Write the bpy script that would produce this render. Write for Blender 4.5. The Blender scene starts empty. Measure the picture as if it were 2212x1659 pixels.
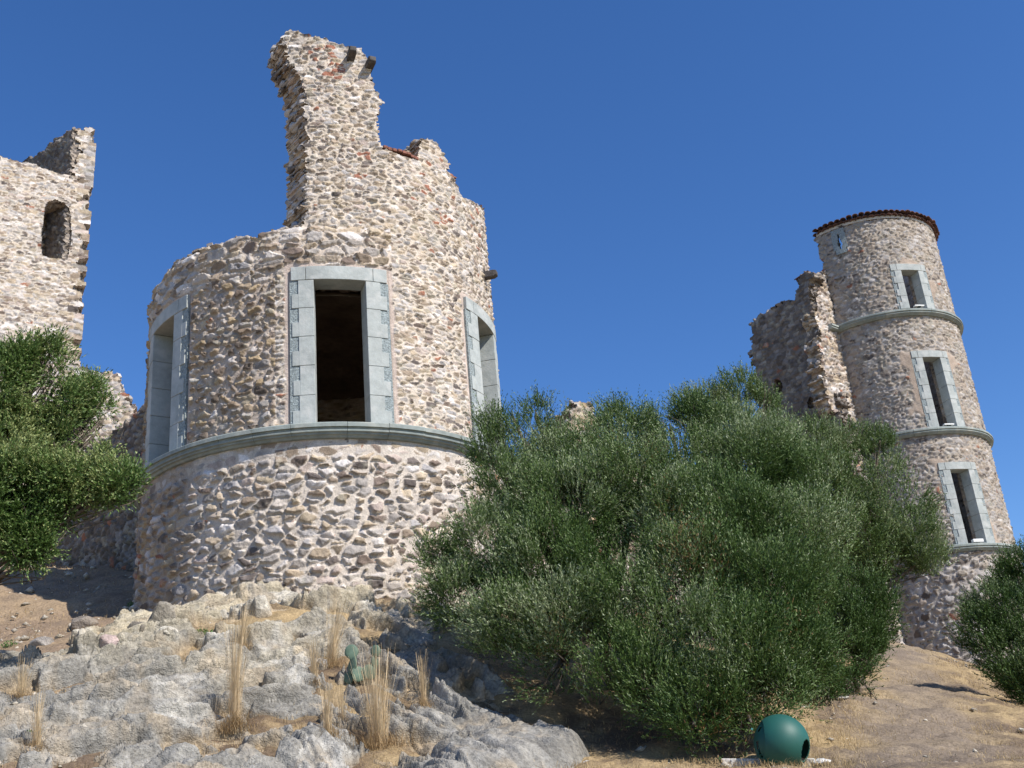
import bpy, math, random
import numpy as np
from mathutils import Vector, Matrix

random.seed(7); RNG = np.random.default_rng(7)
C = bpy.context.scene.collection
R = math.radians
# ------------------------------------------------------------------ camera, sky, sun, exposure
F, PITCH, ROLL = 2426., R(22.70), R(-5.17)          # focal length in units of a 2212 px wide picture
fw = Vector((0, math.cos(PITCH), math.sin(PITCH))); up = Vector((0, -math.sin(PITCH), math.cos(PITCH))); rt = Vector((1, 0, 0))
r2 = rt*math.cos(ROLL)+up*math.sin(ROLL); u2 = -rt*math.sin(ROLL)+up*math.cos(ROLL)
cam = bpy.data.cameras.new('camera'); co = bpy.data.objects.new('camera', cam); C.objects.link(co)
co.matrix_world = Matrix(((r2.x, u2.x, -fw.x, 0), (r2.y, u2.y, -fw.y, 0), (r2.z, u2.z, -fw.z, 0), (0, 0, 0, 1)))
cam.sensor_width = 36; cam.lens = F/2212*36; cam.clip_end = 3000; cam.clip_start = .05
bpy.context.scene.camera = co
SUN_AZ, SUN_EL = 53, 43       # azimuth measured from "towards the camera" (-Y) to the right (+X)
sd = Vector((math.sin(R(SUN_AZ))*math.cos(R(SUN_EL)), -math.cos(R(SUN_AZ))*math.cos(R(SUN_EL)), math.sin(R(SUN_EL))))
w = bpy.data.worlds.new('World'); bpy.context.scene.world = w; w.use_nodes = True
nt = w.node_tree; nt.nodes.clear()
sky = nt.nodes.new('ShaderNodeTexSky'); sky.sky_type = 'NISHITA'; sky.sun_disc = False
sky.sun_elevation = R(SUN_EL); sky.sun_rotation = math.atan2(sd.x, sd.y)
sky.altitude = 700; sky.air_density = 1.0; sky.dust_density = .25; sky.ozone_density = 4.5
bg = nt.nodes.new('ShaderNodeBackground'); bg.inputs['Strength'].default_value = .138
ow = nt.nodes.new('ShaderNodeOutputWorld')
hs = nt.nodes.new('ShaderNodeHueSaturation'); hs.inputs['Saturation'].default_value = 1.2; hs.inputs['Hue'].default_value = .508; nt.links.new(sky.outputs[0], hs.inputs['Color']); nt.links.new(hs.outputs[0], bg.inputs[0]); nt.links.new(bg.outputs[0], ow.inputs[0])
sl = bpy.data.lights.new('sun', 'SUN'); sl.energy = 5.0; sl.angle = R(.5); sl.color = (1, .945, .87)
so = bpy.data.objects.new('sun', sl); C.objects.link(so); so.rotation_euler = sd.to_track_quat('Z', 'Y').to_euler()
sc = bpy.context.scene
sc.view_settings.view_transform = 'Standard'; sc.view_settings.look = 'None'
sc.view_settings.exposure = 0.3; sc.view_settings.gamma = 1; sc.view_settings.use_curve_mapping = False

# ------------------------------------------------------------------ measuring helpers (direction of a picture point)
def ray(px, py):
    d = fw + r2*((px-1106)/F) - u2*((py-829.5)/F)
    return np.array(d.normalized())
def at(px, py, D):                                   # point at horizontal distance D
    d = ray(px, py); return d/math.hypot(d[0], d[1])*D
# ------------------------------------------------------------------ noise
def _h(ix, iy, iz, s):
    h = (ix.astype(np.int64)*374761393 + iy.astype(np.int64)*668265263 + iz.astype(np.int64)*2147483647 + s*1274126177) & 0xffffffff
    h = ((h ^ (h >> 13))*1274126177) & 0xffffffff
    h = ((h ^ (h >> 16))*2246822519) & 0xffffffff
    return ((h ^ (h >> 15)) & 0xffffff)/float(0x1000000)
def vn(p, s=0):
    i = np.floor(p).astype(np.int64); f = p-i; f = f*f*(3-2*f); o = 0
    for a in (0, 1):
        for b in (0, 1):
            for c in (0, 1):
                o = o + _h(i[:, 0]+a, i[:, 1]+b, i[:, 2]+c, s)*(f[:, 0] if a else 1-f[:, 0])*(f[:, 1] if b else 1-f[:, 1])*(f[:, 2] if c else 1-f[:, 2])
    return o*2-1
def fbm(p, sc_, oc=3, s=0, g=.5):
    o = 0; a = 1
    for k in range(oc): o = o+a*vn(p*sc_+k*17.3, s+k); sc_ *= 2.03; a *= g
    return o
def sm(a, b, x): t = np.clip((x-a)/(b-a), 0, 1); return t*t*(3-2*t)
# ------------------------------------------------------------------ meshes
def link(name, me, mat, parent=None, smooth=True):
    o = bpy.data.objects.new(name, me); C.objects.link(o)
    if mat: me.materials.append(mat)
    if parent: o.parent = parent
    if smooth: me.polygons.foreach_set('use_smooth', np.ones(len(me.polygons), bool))
    return o
def npmesh(name, V, Q, mat, parent=None, col=None, smooth=True):
    V = np.asarray(V, np.float32); Q = np.asarray(Q, np.int32); n = Q.shape[1]
    me = bpy.data.meshes.new(name); me.vertices.add(len(V)); me.vertices.foreach_set('co', V.ravel())
    me.loops.add(Q.size); me.loops.foreach_set('vertex_index', Q.ravel())
    me.polygons.add(len(Q)); me.polygons.foreach_set('loop_start', np.arange(len(Q), dtype=np.int32)*n)
    me.update(calc_edges=True); me.validate()
    if col is not None:
        a = me.color_attributes.new('col', 'FLOAT_COLOR', 'POINT')
        c = np.ones((len(V), 4), np.float32); c[:, :3] = col; a.data.foreach_set('color', c.ravel())
    return link(name, me, mat, parent, smooth)
class MB:                                            # small hand-built meshes
    def __init__(s): s.v = []; s.f = []
    def add(s, vs, fs):
        b = len(s.v); s.v += [tuple(v) for v in vs]; s.f += [tuple(b+i for i in f) for f in fs]
    def tube(s, pts, rad, n=7, cap=True):
        pts = [Vector(p) for p in pts]; b = len(s.v); m = len(pts)
        if not hasattr(rad, '__len__'): rad = [rad]*m
        for i, p in enumerate(pts):
            t = (pts[min(i+1, m-1)]-pts[max(i-1, 0)]).normalized()
            a = t.cross(Vector((.31, .2, .93))); a = a.normalized() if a.length > .01 else Vector((1, 0, 0)); c = t.cross(a)
            for k in range(n):
                g = 2*math.pi*k/n; s.v.append(tuple(p+(a*math.cos(g)+c*math.sin(g))*rad[i]))
        for i in range(m-1):
            for k in range(n): s.f.append((b+i*n+k, b+i*n+(k+1) % n, b+(i+1)*n+(k+1) % n, b+(i+1)*n+k))
        if cap: s.f.append(tuple(b+k for k in range(n))[::-1]); s.f.append(tuple(b+(m-1)*n+k for k in range(n)))
    def build(s, name, mat, parent=None, smooth=False, bevel=0):
        me = bpy.data.meshes.new(name); me.from_pydata(s.v, [], s.f); me.update()
        o = link(name, me, mat, parent, smooth)
        if bevel:
            md = o.modifiers.new('bevel', 'BEVEL'); md.width = bevel; md.segments = 2; md.limit_method = 'ANGLE'
        return o
def tag(o, label=None, cat=None, group=None, kind=None):
    for k, v in (('label', label), ('category', cat), ('group', group), ('kind', kind)):
        if v: o[k] = v
    return o
def empty(name, loc=(0, 0, 0)):
    o = bpy.data.objects.new(name, None); C.objects.link(o); o.location = loc; o.empty_display_size = .3
    bpy.context.view_layer.update(); return o
def keep(o, root):                                   # parent a mesh whose vertices are in world coordinates
    o.parent = root; o.matrix_parent_inverse = Matrix.Translation(-Vector(root.location)); return o
# ------------------------------------------------------------------ materials
def mat(name, attr=None, col=(.5, .5, .5), rough=.9, nz=(), bump=(), spec=.3, trans=0, vary=None):
    m = bpy.data.materials.new(name); m.use_nodes = True; n = m.node_tree; b = n.nodes['Principled BSDF']
    b.inputs['Roughness'].default_value = rough; b.inputs['Specular IOR Level'].default_value = spec
    tc = n.nodes.new('ShaderNodeTexCoord').outputs['Object']
    if attr:
        a = n.nodes.new('ShaderNodeAttribute'); a.attribute_name = attr; c = a.outputs['Color']
    else:
        a = n.nodes.new('ShaderNodeRGB'); a.outputs[0].default_value = (*col, 1); c = a.outputs[0]
    for scale, lo, hi, det in nz:                    # real blotches of lighter and darker stone
        t = n.nodes.new('ShaderNodeTexNoise'); t.inputs['Scale'].default_value = scale; t.inputs['Detail'].default_value = det
        n.links.new(tc, t.inputs['Vector'])
        mr = n.nodes.new('ShaderNodeMapRange'); mr.inputs['From Min'].default_value = .3; mr.inputs['From Max'].default_value = .7
        mr.inputs['To Min'].default_value = lo; mr.inputs['To Max'].default_value = hi; n.links.new(t.outputs['Fac'], mr.inputs['Value'])
        mx = n.nodes.new('ShaderNodeVectorMath'); mx.operation = 'SCALE'; n.links.new(c, mx.inputs[0]); n.links.new(mr.outputs[0], mx.inputs['Scale']); c = mx.outputs[0]
    if vary:
        scale, col2, lo, hi = vary
        t = n.nodes.new('ShaderNodeTexNoise'); t.inputs['Scale'].default_value = scale; t.inputs['Detail'].default_value = 6
        n.links.new(tc, t.inputs['Vector'])
        mr = n.nodes.new('ShaderNodeMapRange'); mr.inputs['From Min'].default_value = lo; mr.inputs['From Max'].default_value = hi; n.links.new(t.outputs['Fac'], mr.inputs['Value'])
        mx = n.nodes.new('ShaderNodeMix'); mx.data_type = 'RGBA'; n.links.new(mr.outputs[0], mx.inputs['Factor']); n.links.new(c, mx.inputs['A']); mx.inputs['B'].default_value = (*col2, 1); c = mx.outputs['Result']
    n.links.new(c, b.inputs['Base Color'])
    prev = None
    for scale, dist, st in bump:
        t = n.nodes.new('ShaderNodeTexNoise'); t.inputs['Scale'].default_value = scale; t.inputs['Detail'].default_value = 5
        n.links.new(tc, t.inputs['Vector'])
        bp = n.nodes.new('ShaderNodeBump'); bp.inputs['Distance'].default_value = dist; bp.inputs['Strength'].default_value = st
        n.links.new(t.outputs['Fac'], bp.inputs['Height'])
        if prev: n.links.new(prev, bp.inputs['Normal'])
        prev = bp.outputs[0]
    if prev: n.links.new(prev, b.inputs['Normal'])
    if trans:
        tr = n.nodes.new('ShaderNodeBsdfTranslucent'); n.links.new(c, tr.inputs['Color'])
        ms = n.nodes.new('ShaderNodeMixShader'); ms.inputs[0].default_value = trans
        n.links.new(b.outputs[0], ms.inputs[1]); n.links.new(tr.outputs[0], ms.inputs[2]); n.links.new(ms.outputs[0], n.nodes['Material Output'].inputs['Surface'])
    return m
M_wall = mat('rubble_masonry', 'col', rough=.92, nz=((7, .84, 1.14, 6), (45, .82, 1.16, 4)), bump=((38, .02, .6), (110, .008, .5)), spec=.2)
M_rock = mat('limestone', 'col', rough=.92, nz=((4, .85, 1.15, 6), (28, .70, 1.25, 8)), bump=((14, .05, .7), (60, .02, .9)), spec=.15)
M_soil = mat('dry_soil', 'col', rough=1, nz=((3, .85, 1.12, 6), (30, .7, 1.28, 6)), bump=((22, .03, .6), (90, .015, .8)), spec=.1)
M_dress = mat('dressed_greenstone', col=(.38, .405, .385), rough=.78, nz=((1.6, .82, 1.1, 6), (9, .9, 1.08, 6), (50, .92, 1.06, 3)), bump=((16, .012, .5), (70, .004, .6)), vary=(3.5, (.46, .47, .445), .50, .70), spec=.35)
M_ring = mat('moulded_greenstone', col=(.27, .305, .285), rough=.82, nz=((1.4, .75, 1.12, 6), (9, .85, 1.12, 6)), bump=((18, .012, .5), (70, .004, .6)), vary=(3, (.36, .37, .33), .52, .72), spec=.3)
M_dressr = mat('hammered_greenstone', col=(.28, .32, .32), rough=.9, nz=((30, .6, 1.35, 4),), bump=((45, .03, .9),), spec=.2)
M_plast = mat('inner_plaster', col=(.16, .12, .09), rough=.95, nz=((1.5, .6, 1.2, 5), (8, .8, 1.15, 5)), bump=((9, .04, .6),), spec=.1)
M_basalt = mat('basalt', col=(.08, .072, .068), rough=.9, nz=((12, .7, 1.4, 4),), bump=((50, .01, .8),))
M_brick = mat('red_brick', col=(.23, .10, .07), rough=.9, nz=((6, .6, 1.3, 3), (40, .8, 1.2, 3)), bump=((60, .01, .8),))
M_tile = mat('roof_tile', col=(.14, .075, .058), rough=.9, nz=((3, .55, 1.5, 3), (30, .8, 1.2, 3)), bump=((60, .01, .8),))
M_leaf = mat('olive_leaf', 'col', rough=.5, spec=.3, trans=.18)
M_straw = mat('straw', 'col', rough=.8, spec=.2, trans=.25)
M_bark = mat('bark', col=(.13, .105, .08), rough=.95, nz=((9, .6, 1.4, 5),), bump=((25, .03, .9),))
M_green = mat('green_plastic', col=(.011, .085, .066), rough=.55, nz=((3, .9, 1.1, 4), (300, .93, 1.07, 2)), bump=((400, .0006, .4),), spec=.45)
M_dark = mat('dark_plastic', col=(.01, .03, .03), rough=.5)
M_white = mat('white_paint', col=(.8, .8, .77), rough=.5, nz=((20, .9, 1.05, 3),))
M_conc = mat('pale_concrete', col=(.6, .57, .52), rough=.9, nz=((9, .8, 1.1, 5),), bump=((40, .01, .8),))
M_cact = mat('cactus_skin', col=(.10, .15, .105), rough=.6, nz=((9, .75, 1.25, 4),), bump=((60, .004, .6),))
# ------------------------------------------------------------------ rubble masonry
PAL = dict(
 pale=np.array([(.49, .44, .36), (.46, .38, .27), (.40, .37, .32), (.57, .53, .46), (.42, .335, .215), (.34, .31, .265), (.29, .225, .15), (.21, .16, .12), (.45, .37, .30), (.63, .60, .54), (.46, .375, .24), (.37, .355, .33), (.34, .265, .18), (.155, .13, .11), (.50, .46, .40)]),
 brown=np.array([(.38, .33, .25), (.35, .27, .165), (.32, .295, .25), (.25, .185, .115), (.20, .15, .105), (.39, .29, .15), (.47, .43, .37), (.14, .11, .08), (.30, .235, .17), (.31, .29, .26), (.42, .35, .225), (.50, .47, .42)]),
 grey=np.array([(.38, .355, .315), (.47, .445, .40), (.32, .295, .26), (.41, .355, .27), (.25, .22, .185), (.15, .125, .105), (.37, .30, .22), (.51, .485, .43), (.35, .33, .30), (.36, .30, .225)]),
 dark=np.array([(.20, .18, .155), (.16, .14, .12), (.23, .205, .175), (.14, .12, .10), (.12, .10, .08), (.18, .145, .11), (.26, .24, .21), (.17, .16, .145)]))  # last palette: shade of the unlit walls painted into the stone colours
for _k in PAL: _l = PAL[_k].mean(1)[:, None]; PAL[_k] = (PAL[_k]*.80+_l*.20)*np.array((1.02, .985, 1.0))
def pattern(u, v, sx, sy, seed, mort=.018, bevel=.03, relief=.05, pal='pale', brick=.03, courses=0, mcol=(.52, .43, .35), wamp=1.0):
    a = pattern1(u, v, sx, sy, seed, mort, bevel, relief, pal, brick, courses, mcol, wamp)
    if courses: return a[:4]
    b = pattern1(u, v, sx*.40, sy*.46, seed+50, mort*.75, bevel*.5, relief*.45, pal, brick*3, 0, mcol, wamp)   # small packing stones pushed into the joints
    k = (a[4] < -.006) & b[3] & (b[4] > .001) & (b[5] > .45)
    h = np.where(k, b[0], a[0]); col = np.where(k[:, None], b[1], a[1]); site = np.where(k[:, None], b[2], a[2])
    return [h, col, site, a[3] | k]
def pattern1(u, v, sx, sy, seed, mort=.018, bevel=.03, relief=.05, pal='pale', brick=.03, courses=0, mcol=(.52, .43, .35), wamp=1.0):
    P3 = np.stack([u, v, 0*u+seed*3.7], -1)
    uu = u+wamp*sx*.35*fbm(P3, 1.6/sx, 2, seed)+.01*vn(P3*30, seed)
    vv = v+wamp*sy*.38*fbm(P3, 1.2/sx, 2, seed+5)+wamp*.012*vn(P3*14, seed+2)
    z = np.full(len(u), seed, np.int64)
    j0 = np.floor(vv/sy).astype(np.int64)
    F1 = np.full(len(u), 9e9); F2 = F1.copy(); s1 = np.zeros((len(u), 2)); s2 = s1.copy(); id1 = np.zeros(len(u)); hh = id1.copy()
    for dj in (-1, 0, 1):
        j = j0+dj
        off = _h(j, z, z, 3); i0 = np.floor(uu/sx-off).astype(np.int64)
        for di in (-1, 0, 1):
            i = i0+di
            a = _h(i, j, z, 11); b = _h(i, j, z, 12); q = _h(i, j, z, 13)
            su = (i+.5+off+(a-.5)*.75)*sx; sv = (j+.5+(b-.5)*(.3 if courses else .7))*sy
            d = ((uu-su)/sx)**2+((vv-sv)/sy)**2-(q-.5)*.34
            c = d < F1; c2 = (~c) & (d < F2)
            F2 = np.where(c, F1, np.where(c2, d, F2)); s2 = np.where(c[:, None], s1, np.where(c2[:, None], np.stack([su, sv], -1), s2))
            F1 = np.where(c, d, F1); s1 = np.where(c[:, None], np.stack([su, sv], -1), s1)
            id1 = np.where(c, _h(i, j, z, 21), id1); hh = np.where(c, _h(i, j, z, 22), hh)
    ds = np.sqrt(((s1[:, 0]-s2[:, 0])/sx)**2+((s1[:, 1]-s2[:, 1])/sy)**2)+1e-6
    e = (F2-F1)/(2*ds)*(sx*.4+sy*.6)
    e = e+.010*fbm(P3, 22, 2, seed+9)+.012*vn(P3*9, seed+19)-mort*(.5+1.5*hh**2)
    t = np.clip(e/bevel, 0, 1); prof = np.sqrt(np.clip(1-(1-t)**2, 0, 1))
    g1 = _h((s1[:, 0]*997).astype(np.int64), (s1[:, 1]*991).astype(np.int64), z, 31)-.5; g2 = _h((s1[:, 0]*997).astype(np.int64), (s1[:, 1]*991).astype(np.int64), z, 32)-.5
    tilt = (uu-s1[:, 0])*g1*.55+(vv-s1[:, 1])*g2*.8
    h = prof*relief*(.35+.9*hh)+prof*tilt+prof*.012*fbm(P3, 16, 3, seed+3)+.005*fbm(P3, 30, 2, seed+4)
    st = sm(-.004, .006, e)
    pl = PAL[pal]; ci = np.minimum((id1*len(pl)).astype(int), len(pl)-1); col = pl[ci]*(.78+.42*_h((id1*1e6).astype(np.int64), z, z, 41))[:, None]
    br = ((id1*7919) % 1) < brick; col = np.where(br[:, None], np.array((.33, .15, .095))*(.7+.6*hh[:, None]), col)
    col = col*(1+.16*fbm(P3, 9, 3, seed+7))[:, None]
    lich = sm(.35, .8, fbm(P3, 5, 3, seed+8)); col = col*(1-.5*lich[:, None])+lich[:, None]*.5*np.array((.40, .37, .29))
    mc = np.array(mcol)*(1+.12*fbm(P3, 4, 3, seed+6))[:, None]
    return [h, mc*(1-st[:, None])+col*st[:, None], s1, e > 0, e, hh]
def rub3(P, s, seed, pal='pale'):                    # the same rubble cut in the third direction (broken wall ends)
    Q = P/np.array(s); Q = Q+.25*np.stack([vn(Q*1.3, seed), vn(Q*1.3+9, seed), vn(Q*1.3+19, seed)], -1)
    I = np.floor(Q).astype(np.int64); F1 = np.full(len(P), 9e9); F2 = F1.copy(); idd = np.zeros(len(P)); 
    for a in (-1, 0, 1):
        for b in (-1, 0, 1):
            for c in (-1, 0, 1):
                i, j, k = I[:, 0]+a, I[:, 1]+b, I[:, 2]+c
                S = np.stack([i+_h(i, j, k, seed), j+_h(i, j, k, seed+1), k+_h(i, j, k, seed+2)], -1)
                d = ((Q-S)**2).sum(1); m = d < F1; F2 = np.where(m, F1, np.minimum(F2, d)); F1 = np.where(m, d, F1); idd = np.where(m, _h(i, j, k, seed+3), idd)
    e = (np.sqrt(F2)-np.sqrt(F1)); t = np.clip((e-.08)/.3, 0, 1)
    pl = PAL[pal]; col = pl[np.minimum((idd*len(pl)).astype(int), len(pl)-1)]
    st = sm(.05, .12, e)[:, None]
    return t*(.02+.09*((idd*77) % 1)), np.array((.46, .39, .32))*(1-st)+col*st*(1+.15*fbm(P, 9, 2, seed))[:, None]
def inpoly(x, y, poly):
    poly = np.asarray(poly, float); r = np.zeros(x.shape, bool)
    for (x1, y1), (x2, y2) in zip(poly, np.roll(poly, -1, 0)):
        if y1 == y2: continue
        c = ((y1 > y) != (y2 > y)) & (x < (x2-x1)*(y-y1)/(y2-y1)+x1); r ^= c
    return r
def slab(name, us, vs, surf, pat, inside, thick, tdir, mat_, hole=None, step=.06, rs=(.22, .22, .13), seed=5, pal='pale', edge=1.0, backrelief=.6):
    """us, vs grid coordinates in metres; surf(u,v)->P,N; pat(u,v)->h,col,site,stone; inside(u,v) mask; tdir(u,v,P,N) unit vector to the back."""
    U, V = np.meshgrid(us, vs, indexing='ij'); nu, nv = U.shape; u, v = U.ravel(), V.ravel()
    P, N = surf(u, v); h, col, site, st = pat(u, v)
    ins = np.where(st, inside(site[:, 0], site[:, 1]), inside(u, v)) & (inside(u, v) | st)
    if hole is not None: ins &= ~hole(u, v)
    g = ins.reshape(nu, nv); cell = g[:-1, :-1] & g[1:, :-1] & g[:-1, 1:] & g[1:, 1:]
    idx = np.arange(nu*nv).reshape(nu, nv)
    ci, cj = np.nonzero(cell)
    Q = np.stack([idx[ci, cj], idx[ci+1, cj], idx[ci+1, cj+1], idx[ci, cj+1]], -1)
    Pf = P+N*h[:, None]; T = tdir(u, v, P, N)*thick; Pb = P+T-N*(h*backrelief)[:, None]
    n = nu*nv
    pad = np.zeros((nu+1, nv+1), bool); pad[1:-1, 1:-1][:cell.shape[0], :cell.shape[1]] = cell
    pc = np.zeros((nu+1, nv+1), bool); pc[1:nu, 1:nv] = cell    # pc[i+1,j+1] = cell(i,j)
    E = []; O = []
    du = surf(u+.01, v)[0]-P; du /= np.linalg.norm(du, axis=1)[:, None]; dv = np.array((0, 0, 1.))
    # edges along v at column i between j,j+1: left cell (i-1,j) right cell (i,j)
    L = pc[0:nu, 1:nv]; Rr = pc[1:nu+1, 1:nv]
    i, j = np.nonzero(Rr & ~L); E.append(np.stack([idx[i, j], idx[i, j+1]], -1)); O.append(-du[idx[i, j]])
    i, j = np.nonzero(L & ~Rr); E.append(np.stack([idx[i, j+1], idx[i, j]], -1)); O.append(du[idx[i, j]])
    B = pc[1:nu, 0:nv]; Tt = pc[1:nu, 1:nv+1]
    i, j = np.nonzero(Tt & ~B); E.append(np.stack([idx[i+1, j], idx[i, j]], -1)); O.append(np.tile(-dv, (len(i), 1)))
    i, j = np.nonzero(B & ~Tt); E.append(np.stack([idx[i, j], idx[i+1, j]], -1)); O.append(np.tile(dv, (len(i), 1)))
    E = np.concatenate(E); O = np.concatenate(O)
    bv, inv = np.unique(E, return_inverse=True); inv = inv.reshape(E.shape)
    on = np.zeros((len(bv), 3)); np.add.at(on, inv[:, 0], O); np.add.at(on, inv[:, 1], O); on /= np.linalg.norm(on, axis=1)[:, None]+1e-9
    K = max(2, int(thick/step)); rings = [bv]; VS = [Pf, Pb]; CS = [col, col]; base = 2*n
    for k in range(1, K):
        t = k/K; p = Pf[bv]*(1-t)+Pb[bv]*t
        d, c = rub3(p, rs, seed, pal); d = (d-.03)*edge
        p = p+on*d[:, None]; VS.append(p); CS.append(c); rings.append(base+np.arange(len(bv))); base += len(bv)
    rings.append(bv+n); SQ = []
    for k in range(K): SQ.append(np.stack([rings[k][inv[:, 0]], rings[k+1][inv[:, 0]], rings[k+1][inv[:, 1]], rings[k][inv[:, 1]]], -1))
    V_ = np.concatenate(VS); Cc = np.concatenate(CS); Q = np.concatenate([Q, Q[:, ::-1]+n]+SQ)
    used = np.unique(Q); rm = np.full(len(V_), -1); rm[used] = np.arange(len(used))
    return npmesh(name, V_[used], rm[Q], mat_, None, Cc[used])
def cylsurf(cx, cy, Rr, off=None):
    def f(u, v):
        th = u/Rr; s, c = np.sin(th), np.cos(th); rr = Rr+(off(u, v) if off else 0)
        return np.stack([cx+rr*s, cy-rr*c, v], -1), np.stack([s, -c, 0*s], -1)
    return f
def plsurf(p0, ang):
    d = np.array((math.cos(R(ang)), math.sin(R(ang)), 0)); nn = np.array((d[1], -d[0], 0)); p0 = np.array((p0[0], p0[1], 0.))
    def f(u, v): return p0+u[:, None]*d+v[:, None]*np.array((0, 0, 1.)), np.tile(nn, (len(u), 1))
    return f
def inward(u, v, P, N): return -N
def plane_uv(px, py, p0, ang):
    d = ray(px, py); uu = np.array([math.cos(R(ang)), math.sin(R(ang))]); nn = np.array([-uu[1], uu[0]]); p0 = np.array(p0[:2])
    t = p0.dot(nn)/d[:2].dot(nn); p = d[:2]*t; return (float((p-p0).dot(uu)), float(t*d[2]))
def cyl_tz(px, py, cx, cy, Rr):
    d = ray(px, py); a = d[0]**2+d[1]**2; b = -(d[0]*cx+d[1]*cy); q = max(b*b-a*(cx*cx+cy*cy-Rr*Rr), 0)
    t = (-b-math.sqrt(q))/a; return (math.atan2(d[0]*t-cx, -(d[1]*t-cy))*Rr, float(t*d[2]))
# dressed stone in cylinder coordinates
def cbox(mb, cx, cy, t0, t1, z0, z1, r0, r1, ns=None, jit=0, gap=0):
    ns = ns or max(1, int(abs(t1-t0)*r1/.1)); vs = []; fs = []
    for i in range(ns+1):
        t = t0+(t1-t0)*i/ns
        for r_, z in ((r0, z0), (r1, z0), (r1, z1), (r0, z1)):
            vs.append((cx+r_*math.sin(t), cy-r_*math.cos(t), z))
    for i in range(ns):
        for k in range(4): fs.append((i*4+k, i*4+(k+1) % 4, i*4+4+(k+1) % 4, i*4+4+k))
    fs.append((3, 2, 1, 0)); fs.append((ns*4, ns*4+1, ns*4+2, ns*4+3)); mb.add(vs, fs)
def window(root, cx, cy, Rr, tc, hw, z0, z1, ncourse, wide=.42, narrow=.27, lint=.28, ext=.12, depth=.38, label=None):
    """window surround of lintel and keyed jamb blocks; tc centre angle, hw half width in radians"""
    w_ = keep(bpy.data.objects.new('window', None), root); C.objects.link(w_)
    if label: w_['label'] = label
    g = .004/Rr
    lt = MB(); e = hw+wide/Rr*.98; m = hw+.14/Rr
    for a, b, pr in ((-e-ext*0, -m, .040), (-m, m, .043), (m, e, .040)): cbox(lt, cx, cy, tc+a+g, tc+b-g, z1+.004, z1+lint, Rr-depth, Rr+pr)
    keep(lt.build('lintel', M_dress, None, bevel=.008), w_)
    H = (z1-z0)/ncourse
    for s in (-1, 1):
        jb = MB(); rg = MB()
        for k in range(ncourse):
            a, b = z0+k*H+.003, z0+(k+1)*H-.003; md = a+H*.5; j = random.uniform(-.012, .012)/Rr; pr = .034+random.uniform(0, .006)
            def arc(r0, r1): return (tc+s*(hw+r0/Rr), tc+s*(hw+r1/Rr)) if s > 0 else (tc-(hw+r1/Rr), tc-(hw+r0/Rr))
            t0, t1 = arc(0, narrow); cbox(jb, cx, cy, t0-(j if s < 0 else 0), t1+(j if s > 0 else 0), a, b, Rr-depth, Rr+pr)
            t0, t1 = arc(narrow-.02, wide-.03); cbox(jb, cx, cy, t0-(j if s < 0 else 0), t1+(j if s > 0 else 0), a, md, Rr-.1, Rr+pr-.0025)
            t0, t1 = arc(narrow-.02, wide+.015); cbox(rg, cx, cy, t0, t1, a-.002, b+.002, Rr-.15, Rr+.014+random.uniform(0, .008))
        o = keep(jb.build('jamb', M_dress, None, bevel=.008), w_)
        keep(rg.build('hammered_margin', M_dressr, None), o)
    return w_
def cornice(cx, cy, Rr, z, t0, t1, sc_=1.0, name='string_course'):
    prof = [(-.05, .05), (.22, .02), (.255, 0), (.262, -.01), (.262, -.075), (.225, -.08), (.215, -.11), (.235, -.125), (.232, -.15), (.195, -.165), (.19, -.19), (.15, -.2), (.125, -.235), (-.05, -.245)]
    mb = MB(); t = t0
    while t < t1:
        L = random.uniform(.6, .95)/Rr; tt = min(t+L, t1); ns = max(2, int((tt-t)*Rr/.12)); n = len(prof); vs = []; fs = []
        dz = random.uniform(-.004, .004); dr = random.uniform(-.004, .004)
        for i in range(ns+1):
            a = t+.003/Rr+(tt-t-.006/Rr)*i/ns
            for pr, pz in prof: r_ = Rr+pr*sc_+dr; vs.append((cx+r_*math.sin(a), cy-r_*math.cos(a), z+pz*sc_+dz))
        for i in range(ns):
            for k in range(n): fs.append((i*n+k, i*n+(k+1) % n, (i+1)*n+(k+1) % n, (i+1)*n+k))
        fs.append(tuple(range(n))[::-1]); fs.append(tuple(ns*n+k for k in range(n))); mb.add(vs, fs); t = tt
    return mb.build(name, M_ring)
def nonuni(a, b, c, d, fine, coarse):               # coarse a..b, fine b..c, coarse c..d
    return np.concatenate([np.arange(a, b, coarse), np.arange(b, c, fine), np.arange(c, d+coarse*.5, coarse)])
# ================================================================== TERRAIN
CP = [(0, 0, -1.6), (-8, 0, -1.7), (8, 0, -1.5), (0, -12, -3.6), (-30, -12, -4), (30, -12, -4.5), (-25, 5, 0), (25, 5, -3.5),
 (1.02, 11.96, .70), (2.42, 12.36, .64), (4.23, 10.69, .34), (1.5, 13.9, 1.05), (8.3, 20.4, 1.64), (10.3, 28.2, 3.3), (11.2, 35.3, 4.95), (13.1, 35, 4.0), (5.5, 21, 2.3), (7.5, 28, 3.6),
 (13, 25, .9), (16, 32, 1.8), (12, 17, -.6), (20, 20, -3), (20, 40, 2.5), (.3, 12.9, .85), (-5.3, 11.3, 1.1), (-2.8, 12.2, .95), (-1.0, 12.2, .8), (-11.3, 23.4, 6.36), (-8.4, 20.3, 4.75), (-6.7, 19.2, 4.3), (-3.8, 17.9, 4.1), (-.6, 19.9, 4.1), (-3.3, 15, 2.5), (-6, 15.5, 2.9), (-10.5, 17, 3.6),
 (-.9, 15, 2.0), (-4, 26, 6.3), (-15, 35, 9), (0, 32, 6.6), (8, 42, 6.3), (14, 46, 5.2), (0, 70, 5), (-50, 40, 6), (50, 50, -4), (-50, 90, 0), (50, 90, -8), (-60, -30, -8), (60, -30, -9)]
CP = np.array(CP, float)
def _tps(r): return np.where(r > 0, r*r*np.log(r+1e-9), 0)
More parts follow.
